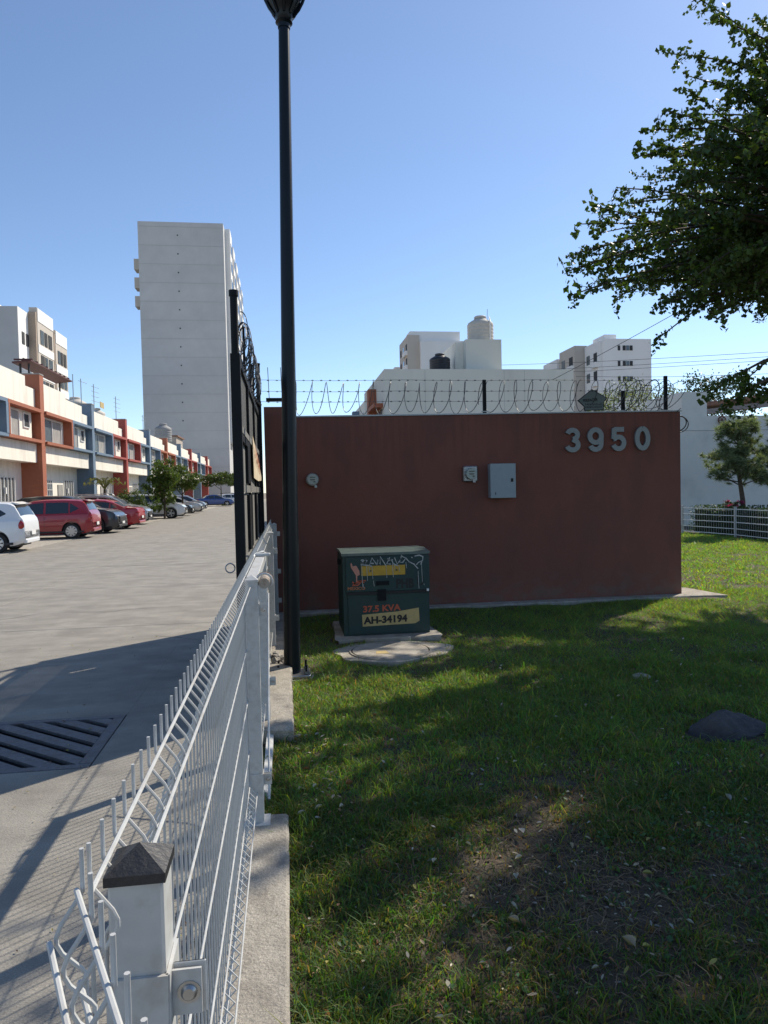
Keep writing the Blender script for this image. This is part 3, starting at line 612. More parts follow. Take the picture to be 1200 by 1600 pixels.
# ---------------------------------------------------------------- lamp post
lp = empty('street_lamp', (.012, 5.97, .1), 'tall dark blue street lamp post standing beside the kerb', 'street lamp')
lp.rotation_euler = (0, math.radians(.75), 0)
MB().lathe((0, 0, 0), [(.070, .0), (.069, .3), (.045, 5.33)], 10).build('pole', polem, lp, True)
B(-.15, .15, -.13, .13, -.03, -.004, bev=.006).build('base_plate', steel, lp, loc=(0, 0, .01))
for (x, y) in ((.115, -.09), (.115, .09), (-.115, .09), (-.115, -.09)):
    bb = MB().lathe((x, y, .0), [(.009, -.02), (.009, .085)], 8).build('anchor_bolt', darkm, lp); MB().lathe((x, y, .01), [(.019, .0), (.019, .02)], 6).build('nut', galv, bb)
MB().lathe((0, 0, 5.30), [(.05, 0), (.052, .03), (.07, .045), (.055, .06), (.072, .09), (.072, .11), (.1, .15), (.135, .21), (.13, .22), (.155, .26), (.175, .34), (.165, .36), (.17, .45), (.16, .5)], 20).build('lantern_holder', polem, lp, True)
for k in range(8):
    a = k*PI/4; MB().tube([(math.cos(a)*r_, math.sin(a)*r_, 5.30+z_) for r_, z_ in ((.075, .1), (.12, .16), (.15, .22), (.172, .28), (.188, .36))], .013, 5).build('rib', polem, lp)
MB().lathe((0, 0, 5.80), [(.16, 0), (.22, .12), (.24, .28), (.17, .44), (.05, .5)], 20).build('globe', mat('lamp_globe', (.7, .7, .68), .3, var=.02), lp, True)
rough_box(-.18, .2, 5.80, 6.15, .02, .078, .01, 4, .02); tag(rough_box(-.14, .20, 5.80, 6.16, .0, .076, .008, 5, .02).build('lamp_footing', rubm), 'crumbled concrete footing under the street lamp post', 'footing')

# ---------------------------------------------------------------- white mesh fence
ZB = EYE.z
def rod_path():
    P = [(0, -.335), (0, -.376), (-.004, -.382), (-.020, -.403), (-.0245, -.413), (-.0245, -.420), (-.020, -.430), (-.004, -.450), (0, -.456), (0, -1.30), (-.006, -1.308), (-.03, -1.335), (-.006, -1.362), (0, -1.37), (0, -1.455)]
    return [(0, a, ZB+b) for a, b in P]
_rod = MB().tube(rod_path(), .0023, 7).mesh('rod', whitep, True)
WZ = [(-.374, -.0055), (-.4165, -.0305), (-.463, -.0055), (-.70, -.0055), (-.925, -.0055), (-1.15, -.0055), (-1.292, -.0055), (-1.335, -.036), (-1.378, -.0055)]
def fence_panel(p, q, label, gap=.05, start=.025, vs=0):
    p, q = Vector((*p, 0)), Vector((*q, 0)); L = (q-p).length; a = math.atan2(q.y-p.y, q.x-p.x)
    t = empty('mesh_fence', p, label, 'mesh fence', 'white welded mesh fence panels', a)
    for k, (z, o) in enumerate(WZ): MB().tube([(vs if k else 0, o, ZB+z), (L, o, ZB+z)], .0028, 7).build('wire', whitep, t, True)
    n = int((L-start)/gap)+1
    for k in range(n): link('rod', _rod, t, (start+k*gap, 0, 0))
    return t
FX = -.198
fence_panel((FX, .69), (FX, 3.24), 'long welded mesh fence panel between the near post and the second post', start=.02, vs=.115)
fence_panel((FX-.004, .70), (.17, -.16), 'short mesh fence panel turning towards the viewer at the near post', start=.0, gap=.052)
fence_panel((FX, 3.26), (FX, 4.50), 'mesh fence panel just beyond the second white post')
fence_panel((FX, 4.56), (FX, 6.80), 'mesh fence panel between the third and fourth white posts')
fence_panel((FX, 6.86), (FX, 8.9), 'farthest mesh fence panel reaching the red wall')
def fence_post(x, y, label, black=False, clamps=(-.52, -1.28), wd=.0275, tilt=0, top=-.392):
    t = empty('fence_post', (x, y, KZ), label, 'fence post', 'white square fence posts'); z1 = ZB+top-KZ
    B(-wd, wd, -wd, wd, 0, z1, bev=.003).build('tube', whitep, t)
    c = MB(); e = wd+.003
    c.box(-e, e, -e, e, z1-.004, z1+.006); c.add([(-e, -e, z1+.006), (e, -e, z1+.006), (e, e, z1+.006), (-e, e, z1+.006), (0, 0, z1+.026)], [(0, 1, 4), (1, 2, 4), (2, 3, 4), (3, 0, 4)])
    c.build('cap', blackpl if black else whitep, t)
    for cz in clamps:
        z = ZB+cz-KZ; h = .028; k = MB(); g = wd+.0025
        k.box(-g-.0, g, -g-.002, -wd-.0004, z-h, z+h); k.box(wd+.0004, g+.002, -g, g, z-h, z+h)
        k.box(g+.0025, g+.036, -.004-wd*.3, -.001-wd*.3, z-h, z+h, bev=.001); k.box(g+.0022, g+.032, -.0105-wd*.3, -.0075-wd*.3, z-h+.004, z+h-.004)
        cl = k.build('clamp', whitep, t)
        MB().lathe((g+.019, -.0105-wd*.3, z), [(.0085, 0), (.0085, .0025), (.006, .005)], 14, 'y').lathe((g+.019, -.0105-wd*.3, z), [(.012, -.001), (.012, .0012)], 16, 'y').build('bolt', steel, cl, True)
    B(-.055, .055, -.055, .055, -.004, .003).build('foot', whitep, t)
    return t
PX = -.163
fence_post(PX, .768, 'nearest white fence post with a black pyramid cap', True)
fence_post(PX, 3.20, 'second white fence post with square pipe rail attached at its top')
fence_post(PX, 4.55, 'third white fence post behind the second one', clamps=(-1.2,))
fence_post(PX, 6.84, 'fourth white fence post half way to the red wall', clamps=(-.56, -1.2))
fence_post(PX+.01, 8.6, 'farthest white fence post just in front of the red wall', clamps=(-.5, -.95, -1.3))
rl = empty('top_rail', (PX, 3.25, ZB-.40), 'white square rail bridging the second and third fence posts', 'rail')
B(-.026, .026, -.02, 1.28, -.028, .022, bev=.003).build('tube', whitep, rl)
MB().lathe((.055, -.06, -.005), [(.024, 0), (.024, -.20)], 20, 'y').build('end_pipe', mat('pipe_tan', (.40, .34, .27), .6, var=.2, scale=40, stain=(.15, .07, .04), stain_scale=40, stain_amt=.8), rl, True)
for q in (0, .03): MB().tube([(.055+.036*math.cos(a*PI/8-.6), -.03+q, -.0+.036*math.sin(a*PI/8-.6)) for a in range(0, 12)], .005, 6).build('u_bolt', rust if q else whitep, rl)
B(-.035, .06, .98, 1.03, .024, .04, bev=.003).build('bracket', whitep, rl); MB().tube([(-.06, .80, -.01), (-.03, 1.0, .035), (.02, 1.04, .045)], .008, 6).build('strap', galv, rl)
tag(MB().prism([(-.155, 3.5, .076), (-.115, 3.5, .076), (-.115, 3.5, .14), (-.155, 3.5, .15)], (0, 1.0, 0)).build('ground_channel', whitep), 'white steel channel lying low in the kerb gap behind the second post', 'steel channel')
tag(MB().tube([(-.12, 3.45, .13), (-.125, 3.9, .5), (-.125, 4.4, 1.0)], .006, 6).build('loose_rod', whitep), 'thin loose white rod leaning in the gap between second and third posts', 'rod')

# ---------------------------------------------------------------- black street gate, open and seen edge-on
GX = -.335
gp = empty('gate_post', (GX, 5.2, 0), 'tall black gate post nearest to the viewer with a round cap', 'gate post', 'black gate posts')
B(-.034, .034, -.034, .034, 0, 2.61).build('square_tube', darkm, gp); MB().lathe((0, 0, 0), [(.027, 2.6), (.027, 3.02), (.034, 3.021), (.034, 3.06), (.0, 3.065)], 16, cap=False).build('round_tube', darkm, gp, True)
MB().tube([(-.045-.033*(1-math.cos(a*PI/10)), 0, 1.08+.033*math.sin(a*PI/10)) for a in range(0, 21)], .005, 6).build('ring', galv, gp)
gp2 = empty('gate_post', (-.31, 9.0, 0), 'black gate post at the left end of the red wall', 'gate post', 'black gate posts')
B(-.04, .03, -.04, .04, 0, 2.75).build('square_tube', darkm, gp2); MB().lathe((0, 0, 0), [(.026, 2.75), (.026, 3.2), (.03, 3.2), (.03, 3.22)], 14).build('round_tube', darkm, gp2, True)
gp3 = empty('gate_post', (-.35, 8.3, 2.58), 'short black post standing on the far end of the open gate leaf', 'gate post', 'black gate posts')
B(-.02, .02, -.025, .025, 0, .5).build('square_tube', darkm, gp3)
tag(MB().tube([(-.36, 8.35, 2.72), (-.3, 8.97, 2.70)], .03, 6).build('gate_brace', darkm), 'short black brace joining gate leaf and far post', 'brace')
gl = empty('gate_leaf', (0, 0, 0), 'black steel street gate leaf standing open beside the white fence', 'gate')
Y0, Y1 = 5.24, 8.93
for z0, z1 in ((2.56, 2.62), (2.07, 2.12), (1.62, 1.68), (1.07, 1.12), (.08, .15)): B(GX-.025, GX+.025, Y0, Y1, z0, z1).build('rail', darkm if z0 > 2.5 or z0 < .5 else greym, gl)
for y in (6.44, 7.66, 8.88): B(GX-.026, GX+.026, y-.026, y+.026, .15, 2.56).build('upright', darkm, gl)
for a, b in ((Y0, 6.41), (6.47, 7.63), (7.69, 8.85)):
    mb = MB(); nh = 16
    for k in range(nh): zz = 2.125+(2.555-2.125)*k/nh; mb.box(GX-.002, GX+.002, a, b, zz, zz+.016)
    for k in range(int((b-a)/.028)): yy = a+k*.028; mb.box(GX-.0045, GX+.0045, yy, yy+.013, 2.122, 2.558)
    mb.build('mesh_screen', greym, gl)
for (a, b, c, d) in ((5.26, 6.41, 1.685, 2.065), (6.47, 7.63, 1.685, 2.065), (7.69, 8.2, 1.685, 2.065), (5.26, 6.41, 1.125, 1.615), (6.47, 7.63, 1.125, 1.615), (7.69, 8.85, 1.125, 1.615), (5.26, 6.41, .155, 1.065), (6.47, 7.63, .155, 1.065), (7.69, 8.85, .155, 1.065)):
    B(GX-.006, GX+.006, a, b, c, d).build('plate', greym, gl)
for (a, b, c, d) in ((6.0, 6.40, 1.70, 2.05), (8.25, 8.8, 1.70, 2.05), (6.1, 6.40, 1.14, 1.6), (6.48, 6.62, 1.14, 1.6), (7.5, 7.62, 1.14, 1.6), (8.5, 8.84, 1.14, 1.6), (6.05, 6.40, .17, 1.05), (7.2, 7.62, .17, 1.05), (8.2, 8.84, .17, 1.05), (5.3, 6.0, 2.0, 2.055)):
    B(GX+.007, GX+.03, a, b, c, d).build('frame_strip', darkm, gl)
bn = empty('banner', (0, 0, 0), 'weathered cream banner with red letters tied to the open black gate', 'banner')
MB().prism([(GX+.030, 6.86, 2.16), (GX+.034, 7.7, 2.03), (GX+.05, 8.60, 1.76), (GX+.04, 7.7, 1.74), (GX+.03, 6.95, 1.76)], (.004, 0, 0)).build('cloth', bannerm, bn)
for k in range(7):      # worn red characters, too oblique to read
    yy = 7.0+k*.17; zz = 1.95-.022*k
    B(GX+.0495, GX+.0505, yy, yy+.035, zz, zz+.13).build('worn_letter', redpt, bn)
    if k % 2: B(GX+.0495, GX+.0505, yy+.036, yy+.10, zz+.05, zz+.085).build('worn_letter', redpt, bn)
def ycoil(y0, y1, pitch, r, x, zc, seed):
    return [(b, a, c) for a, b, c in coil(y0, y1, pitch, r, x, zc, .12, seed, .2, yr=.3)]
for a, b, sd, l in ((5.4, 6.6, 11, 'razor wire coil on the near half of the gate top'), (6.6, 8.3, 12, 'razor wire coil on the far half of the gate top')):
    tag(razor(ycoil(a, b, .11, .17, GX+.03, 2.80, sd), .004, 3).build('razor_wire', wirem), l, 'razor wire', 'razor wire coils on the gate')
for z, l in ((2.72, 'lower barbed strand along the gate top'), (2.9, 'upper barbed strand along the gate top')):
    barbed((GX, 5.25, z), (GX-.02, 8.4, z), 'barbed_wire', l, 'barbed strands along the gate')
for (x, y, l) in ((GX, 6.4, 'thin wire stake on the gate top near its middle'), (GX, 7.4, 'thin wire stake on the gate top past its middle')):
    tag(B(x-.01, x+.01, y-.01, y+.01, 2.62, 3.08).build('wire_stake', darkm), l, 'stake', 'stakes on the gate top')
cm = empty('wall_bracket', (0, 0, 0), 'dark angled wire bracket on the left end of the red wall', 'bracket')
B(-.22, .12, 9.05, 9.10, 2.76, 2.80).build('arm', darkm, cm); B(.03, .08, 9.05, 9.12, 2.6, 2.76).build('stem', galv, cm)
for x in (-.18, -.02, .05): MB().tube([(x, 9.06, 2.8), (x-.01, 9.05, 3.18)], .004, 4).build('spike', wirem, cm)

# ---------------------------------------------------------------- foliage
def leaves_at(P, L, tint, nrm_bias=None, spread=.0, aspect=.55):
    """P (n,3) centres -> folded quad leaves"""
    n = len(P); L = L*np.random.uniform(.5, 1.35, n)[:, None]
    d = np.random.normal(size=(n, 3)); d[:, 2] -= .35; d /= np.linalg.norm(d, axis=1)[:, None]
    nn = np.random.normal(size=(n, 3)); nn[:, 2] += 1.0
    s = np.cross(d, nn); s /= np.linalg.norm(s, axis=1)[:, None]; up = np.cross(s, d)
    a = P-d*L*.5; b = P+d*L*.5; c = P+s*L*aspect*.5+up*L*.08; e = P-s*L*aspect*.5+up*L*.08
    V = np.stack([a, c, b, e], 1).reshape(-1, 3); i = np.arange(n)*4
    Fc = np.concatenate([np.c_[i, i+1, i+2], np.c_[i, i+2, i+3]])
    t = np.array(tint)[None, :]*np.random.uniform(.65, 1.4, (n, 1))*np.random.uniform(.9, 1.12, (n, 3))
    return V, Fc, np.repeat(t, 4, 0)
def crown(name, parent, blobs, n, L, tint, m=None, core=None, asp=.55):
    """blobs: (x,y,z,rx,ry,rz); leaf clumps spread through the shells"""
    P = []; tot = sum(b[3]*b[4]*b[5] for b in blobs)
    for b in blobs:
        k = int(n*b[3]*b[4]*b[5]/tot); nc = max(6, k//38); d = np.random.normal(size=(nc, 3)); d /= np.linalg.norm(d, axis=1)[:, None]
        c = d*np.random.uniform(.5, 1.08, (nc, 1))*np.array(b[3:6])+np.array(b[:3])
        q = c[np.random.randint(0, nc, k)]+np.random.normal(size=(k, 3))*np.array(b[3:6])*.13
        P.append(q)
    P = np.concatenate(P); V, Fc, C = leaves_at(P, L, tint, aspect=asp)
    o = tinted(name, V, Fc, 3, C, m or leafm, parent); return o

# big tree overhead at the right
bt = empty('shade_tree', (9.3, 9.6, .1), 'large leafy tree overhanging the lawn from the right side', 'tree')
TB = Vector((9.3, 9.6, .1)); wood = MB(); rnd = random.Random(3)
def bez(a, b, bend, n=9):
    a, b = Vector(a), Vector(b); c = (a+b)/2+Vector(bend); return [a*(1-t)**2+c*2*t*(1-t)+b*t*t for t in [i/n for i in range(n+1)]]
wood.tube([p-TB for p in bez(TB, (9.0, 9.3, 4.2), (.15, 0, 0))], [.26-.012*i for i in range(10)], 10)
def at(px_, py_, Y_):
    d = F0*1+RR*(px_-600)/1110-UU*(py_-800)/1110; return EYE+d*(Y_/d.y)
tips = [(1095,0,7),(1112,30,6.6),(1048,84,7),(1072,118,7.4),(1078,142,7.2),(1040,173,6.8),(1016,203,7),(1018,226,7.3),(996,245,6.9),(963,293,7),(926,321,6.9),(905,350,7.2),(893,398,7.0),(884,425,6.8),(891,462,6.7),(930,440,7.3),(964,466,7.1),(1000,430,7.6),(1038,472,7.2),(1031,527,6.9),(1070,480,7.4),(1108,500,6.8),(1120,470,7.6),(1150,480,7.2),(1180,495,7.1),(1118,607,6.6),(1132,640,6.9),(1160,600,7.1),(1190,570,6.9),(1185,630,7.2)]
targets = [at(*t) for t in tips]
def to_px(p):
    v = p-EYE; w_ = v.dot(F0)
    return (v.dot(RR)/w_*1110+600, 800-v.dot(UU)/w_*1110) if w_ > .1 else (9999, 0)
SIL = [(1098,-80),(1092,10),(1055,95),(1075,140),(1040,185),(1012,235),(965,300),(908,358),(893,430),(905,462),(960,455),(1030,474),(1060,480),(1105,492),(1150,488),(1215,495),(1215,-80)]
def inside(x, y, poly):
    c = False; n = len(poly)
    for i in range(n):
        (x0, y0), (x1, y1) = poly[i], poly[(i+1) % n]
        if (y0 > y) != (y1 > y) and x < (x1-x0)*(y-y0)/(y1-y0)+x0: c = not c
    return c
# sunny flecks the photograph shows on the ground: (X, Y, rx, ry) in metres
FLECK = [(.45,5.35,.55,.36),(1.15,5.45,.32,.2),(.2,4.35,.30,.34),(.75,4.5,.25,.2),(.32,3.62,.28,.24),(.75,3.75,.22,.16),(.62,3.02,.30,.2),(1.15,3.2,.18,.14),(4.45,8.3,.9,.32),(5.5,8.6,.8,.35),(2.7,7.85,.6,.26),(1.9,5.05,.3,.24),(2.75,4.95,.25,.16),(3.6,5.9,.3,.2),(1.1,6.45,.32,.2),(1.15,7.55,.4,.35),(-.1,2.75,.12,.2),(2.2,6.6,.4,.2),(1.55,3.75,.18,.12),(.45,2.25,.2,.14),(2.15,3.3,.16,.12)]
def shadow_ok(p):
    t = (p.z-.1)/S.z; g = p-S*t
    if g.x < .05 and g.y < 6.5: return False
    if g.x < -.1: return False
    if g.y > 9.0: return False
    for (x, y, a_, b_) in FLECK:
        if ((g.x-x)/(a_+.12))**2+((g.y-y)/(b_+.12))**2 < 1: return False
    return True
n_ok = 0
for k in range(1500):
    x, y = rnd.uniform(885, 1215), rnd.uniform(-80, 495)
    if not inside(x, y, SIL) or rnd.random() > (x-800)/300: continue
    for tr_ in range(12):
        p = at(x, y, rnd.uniform(6.0, 9.6))
        if shadow_ok(p): targets.append(p); n_ok += 1; break
    if n_ok > 108: break
n2 = 0
for (N_, y0_, y1_) in ((130, .6, 2.9), (130, 2.0, 4.4), (165, 4.4, 8.6)):  # boughs added along sun rays, mostly out of view, to shade the lawn
    c_ = 0
    for k in range(14000):
        gy_ = rnd.uniform(y0_, y1_); gx_ = rnd.uniform(.12, .8*gy_+1.1)
        z = rnd.uniform(3.6, 8.0); p = Vector((gx_, gy_, .1))+S*((z-.1)/S.z); q = to_px(p)
        if not shadow_ok(p): continue
        if -60 < q[1] < 1700 and q[0] < 1250 and not inside(q[0], q[1], SIL): continue
        if q[1] <= -60 and q[0] < 1050: continue
        if (p-TB).length > 10: continue
        targets.append(p); n2 += 1; c_ += 1
        if c_ >= N_: break
print('tree targets', len(targets), n_ok, n2)
LP = []
def in_fleck(p, m_=.0):
    t = (p.z-.1)/S.z; gx0, gy0 = p.x-S.x*t, p.y-S.y*t
    if gx0 < .02 and gy0 < 5.2: return rnd.random() < .6
    for (x, y, a_, b_) in FLECK:
        dx, dy = gx0-x, gy0-y
        if (dx/(a_+m_))**2+(dy/(b_+m_))**2 < 1+.35*math.sin(9*dx+5*dy)+.3*math.sin(17*dy-11*dx): return True
    return False
for ti, tgt in enumerate(targets):
    root = TB+Vector((rnd.uniform(-.5, .3), rnd.uniform(-.4, .4), rnd.uniform(3.9, 6.4)))
    if tgt.z > 3.9: root.z = min(root.z, tgt.z+.9)
    elif tgt.z < 3.1: root = tgt+Vector((2.2, .5, .55))
    root = root.lerp(tgt, .15)
    pl = bez(root, tgt, (rnd.uniform(-.2, .2), rnd.uniform(-.2, .2), rnd.uniform(.2, .7)), 12)
    wood.tube([p-TB for p in pl], [.032*(1-i/13)+.003 for i in range(13)], 4, False)
    L_ = (tgt-root).length
    for i in range(15):
        t = 1-.55*(i/16)**1.1; j = min(int(t*12), 11); p = pl[j].lerp(pl[j+1], t*12-j); main = (pl[j+1]-pl[j]).normalized()
        d = Vector((rnd.gauss(0, 1), rnd.gauss(0, 1), rnd.gauss(-.15, .6))).normalized()*.8+main*.7; d.normalize()
        qx, qy = to_px(p+d*.1)
        if 1045 < qx < 1225 and 500 < qy < 590: continue
        if ti >= len(tips) and in_fleck(p+d*.1) and rnd.random() < .92: continue  # crown thinned where its shadow would cover a sunny fleck
        l = rnd.uniform(.10, .26)*(1+.9*(1-t)) if i > 0 else .16
        e = p+d*l+Vector((0, 0, -.10*l))
        if i % 2 == 0: wood.tube([p-TB, e-TB], [.004, .002], 3, False)
        nl = int(l/.0115)
        for k in range(nl): 
            c = p.lerp(e, (k+rnd.random())/nl); LP.append((c.x+rnd.gauss(0, .022), c.y+rnd.gauss(0, .022), c.z+rnd.gauss(0, .02)))
    for k in range(22):
        t = 1-.2*rnd.random(); j = min(int(t*12), 11); c = pl[j].lerp(pl[j+1], t*12-j)
        if ti >= len(tips) and in_fleck(c) and rnd.random() < .9: continue
        LP.append((c.x+rnd.gauss(0, .015), c.y+rnd.gauss(0, .015), c.z+rnd.gauss(0, .015)))
wood.build('trunk', bark, bt)
LP = np.array(LP)-np.array(TB)
V, Fc, C = leaves_at(LP, .060, (.05, .085, .018), aspect=.75)
tinted('crown', V, Fc, 3, C, leafm, bt)
print('leaves', len(LP))

# hedge, pines, bougainvillea, far right fence and boundary wall
hd = empty('hedge', (12.9, 15, .1), 'clipped dark green hedge behind the low white fence', 'hedge')
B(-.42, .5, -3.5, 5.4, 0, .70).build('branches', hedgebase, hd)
wd_ = []
for k in range(260):
    cx, cy = random.choice([(random.gauss(1.75, .25), random.gauss(2.75, .3)), (random.uniform(.1, 2.2), random.uniform(1.9, 4.2))])
    for j in range(random.randint(5, 12)): x_, y_ = cx+random.gauss(0, .022), cy+random.gauss(0, .022); wd_.append((x_, y_, float(lawn_h(np.array(x_), np.array(y_)))+random.uniform(.012, .035)))
V, Fc, C = leaves_at(np.array(wd_), .021, (.06, .12, .045), aspect=.6); tag(tinted('weeds', V, Fc, 3, C, leafm), 'low broad leaved weeds growing among the grass by the bare patch', 'weeds', None, 'stuff')
P = np.c_[np.random.uniform(-.6, .6, 26000), np.random.uniform(-3.6, 5.5, 26000), np.random.uniform(.02, .82, 26000)]
P = P[(np.abs(P[:, 0]) > .40) | (P[:, 2] > .66)]; P[:, 2] += .03*np.sin(P[:, 1]*4)
V, Fc, C = leaves_at(P, .06, (.035, .065, .02), aspect=.6); tinted('foliage', V, Fc, 3, C, leafm, hd)
def small_post(x, y, label):
    t = empty('fence_post', (x, y, .08), label, 'fence post', 'posts of the far low fence'); B(-.03, .03, -.03, .03, 0, .84, bev=.004).build('tube', whitep, t); B(-.034, .034, -.034, .034, .84, .86).build('cap', whitep, t)
pts = [(11.95, 20.2), (12.2, 18.0), (12.0, 15.4), (11.75, 12.9)]
for (x, y), l in zip(pts, ('white post at the far corner of the low fence by the hedge', 'white post in the middle of the low fence before the hedge', 'white post of the low fence nearer the right picture edge', 'white post of the low fence outside to the right')): small_post(x, y, l)
for i in range(3):
    p, q = Vector((*pts[i], 0)), Vector((*pts[i+1], 0)); a = math.atan2(q.y-p.y, q.x-p.x); L = (q-p).length
    t = empty('mesh_fence', p, ('far', 'middle', 'near')[i]+' panel of the low white mesh fence in front of the hedge', 'mesh fence', 'panels of the far low fence', a)
    for z in (.86, .68, .50, .32, .16): B(0, L, -.006, .006, z, z+.02).build('wire', whitet, t)
    r_ = MB().box(-.0025, .0025, -.0025, .0025, .1, .9).mesh('rod', whitep)
    for k in range(int(L/.1)): link('rod', r_, t, (.05+.1*k, .01, 0))
def pine(x, y, h, label, seed, sc_=1.):
    np.random.seed(seed); rn = random.Random(seed)
    t = empty('pine_tree', (x, y, .1), label, 'tree', 'small pines by the boundary wall'); mb = MB()
    mb.tube([(0, 0, 0), (-.05, 0, 1.0*sc_), (-.16, .05, 1.9*sc_), (-.18, 0, h-.3)], [.085, .07, .05, .02], 8)
    V0 = []; F_ = []; C0 = []; o = 0
    br = []
    for k in range(34):
        z = rn.uniform(1.45*sc_, h-.1); a = rn.uniform(0, 2*PI); L = (1.12-.7*max(0, (z-1.0)/(h-1.0))**1.2)*rn.uniform(.55, 1.)*sc_
        c = Vector((-.1-.08*(z/h), 0, z-.15)); e = c+Vector((math.cos(a)*L, math.sin(a)*L, .28+rn.uniform(-.1, .3))); mb.tube([c, c.lerp(e, .5)+Vector((0, 0, -.03)), e], [.02, .014, .006], 5); br.append((c, e))
    mb.build('trunk', bark, t)
    P = []; D = []
    for c, e in br:
        for k in range(15):
            q = c.lerp(e, rn.uniform(.45, 1.08))+Vector((rn.gauss(0, .12), rn.gauss(0, .12), rn.gauss(0, .11)))
            for j in range(50):
                d = Vector((rn.gauss(0, 1), rn.gauss(0, 1), rn.gauss(.25, .8))).normalized(); P.append(q); D.append(d*rn.uniform(.11, .21))
    P = np.array(P); D = np.array(D); s = np.cross(D, np.random.normal(size=D.shape)); s = s/np.linalg.norm(s, axis=1)[:, None]*.0085
    V = np.stack([P-s, P+s, P+D], 1).reshape(-1, 3); i = np.arange(len(P))*3; Fc = np.c_[i, i+1, i+2]
    tc = np.repeat(np.random.uniform(.6, 1.4, len(P)//50+1), 50)[:len(P), None]*np.array([[.15, .19, .11]])
    tinted('crown', V, Fc, 3, np.repeat(tc, 3, 0), leafm, t)
pine(13.3, 19.2, 3.25, 'young long needled pine standing before the pale boundary wall', 21)
pine(15.25, 19.6, 3.4, 'second young pine cut off by the right picture edge', 22)
bg_ = empty('bougainvillea', (12.95, 19.3, .7), 'magenta flowering bougainvillea showing above the hedge', 'flowering shrub')
MB().tube([(0, 0, -.6), (0, 0, 0)], .03, 6).build('stem', bark, bg_)
crown('foliage', bg_, [(0, 0, .22, .26, .2, .16), (.28, 0, .1, .22, .18, .13)], 900, .05, (.03, .05, .02))
crown('blossom', bg_, [(0, -.05, .30, .27, .2, .15), (.3, -.05, .26, .24, .18, .13)], 700, .05, (.30, .03, .16))
yp = empty('yucca', (12.55, 17.2, .1), 'small pale spiky plant at the foot of the hedge', 'plant'); mb = MB()
for k in range(26):
    a = k*2.4; mb.tube([(0, 0, 0), (math.cos(a)*.12, math.sin(a)*.12, .2), (math.cos(a)*.26, math.sin(a)*.26, .26)], [.015, .012, .002], 3)
mb.build('foliage', mat('yucca_leaf', (.13, .17, .07), .6), yp)
bw = empty('boundary_wall', (0, 0, 0), 'tall pale grey boundary wall behind the pines', 'wall')
B(15.2, 40, 24, 24.3, 0, 4.03).build('wall_face', boundw, bw); B(13.9, 15.199, 24, 24.3, 0, 4.03).build('wall_face', boundw, bw)
B(14.2, 15.19, 24.02, 26.5, 4.032, 4.90).build('raised_block', boundw, bw)
B(13.9, 40, 23.985, 23.998, 3.50, 3.515).build('joint', mat('wall_line', (.33, .34, .33), .9, var=0), bw)
for x in (18.6, 20.3): B(x, x+.012, 23.985, 23.998, .1, 4.02).build('joint', _M['wall_line'], bw)
B(14.2, 40, 23.97, 24.33, 4.035, 4.06).build('coping', boundw, bw) if False else None
wh = empty('wheel_ornament', (15.72, 23.93, 3.87), 'small rusty spoked wheel ornament hanging on the boundary wall', 'ornament')
wh.rotation_euler = (PI/2, 0, 0)
mb = MB(); mb.tube([(.14*math.cos(a*PI/10), .14*math.sin(a*PI/10), 0) for a in range(21)], .022, 6); mb.build('ring', rust, wh)
for k in range(3): a = k*PI/3; MB().tube([(-.14*math.cos(a), -.14*math.sin(a), 0), (.14*math.cos(a), .14*math.sin(a), 0)], .014, 5).build('spoke', rust, wh)
MB().tube([(-.1, .26, 0), (0, .18, 0), (.1, .26, 0)], .012, 5).build('hook', darkm, wh)

# tiled house and trees behind the boundary wall
th = empty('tiled_house', (20, 36, 0), 'low house with brown tiled roof behind the boundary wall', 'house')
B(-1.5, 12, 0, 8, 0, 5.1).build('walls', mat('house_tan', (.30, .24, .2), .85), th)
MB().prism([(-2.2, -1, 5.15), (12.5, -1, 6.9), (12.5, -1, 7.05), (-2.2, -1, 5.3)], (0, 9, 0)).build('roof', tile, th)
MB().prism([(-1.2, -2.2, 4.85), (11, -3.2, 6.1), (11, -3.0, 6.35), (-1.2, -2.0, 5.1)], (0, .8, 0)).build('fascia', mat('fascia', (.22, .18, .15), .8), th)
for k in range(16): B(-1.6+k*.85, -1.5+k*.85, -.98, 7.9, 5.38+k*.101, 5.45+k*.101).build('tile_rib', tile, th)
def street_tree(name, x, y, z0, blobs, n, L, tint, label, group=None, tr=.08, asp=.55):
    t = empty(name, (x, y, 0), label, 'tree', group); b0 = blobs[0]
    mb = MB().tube([(0, 0, 0), (.03, 0, z0*.6), (b0[0], b0[1], b0[2])], [tr, tr*.85, tr*.4], 7)
    for b in blobs[1:]: mb.tube([(0, 0, z0*.8), (b[0], b[1], b[2])], [tr*.5, tr*.2], 5)
    mb.build('trunk', bark, t); crown('crown', t, blobs, n, L, tint, asp=asp); return t
street_tree('acacia_tree', 15.0, 29, 3, [(0, 0, 4.9, 1.9, 1.6, 1.1), (1.7, .2, 5.1, 1.3, 1.2, .6), (-.9, 0, 4.4, 1.2, 1, .9)], 5200, .13, (.13, .16, .075), 'sparse pale green tree behind the razor wire tangle', asp=.3)
street_tree('garden_tree', 27, 46, 4, [(0, 0, 6.6, 2.2, 2, 1.5), (3, 0, 7.6, 2.6, 2, 1.8), (-1.4, 0, 6, 1.2, 1, .9)], 7000, .2, (.03, .055, .03), 'dark round tree behind the tiled house roof')

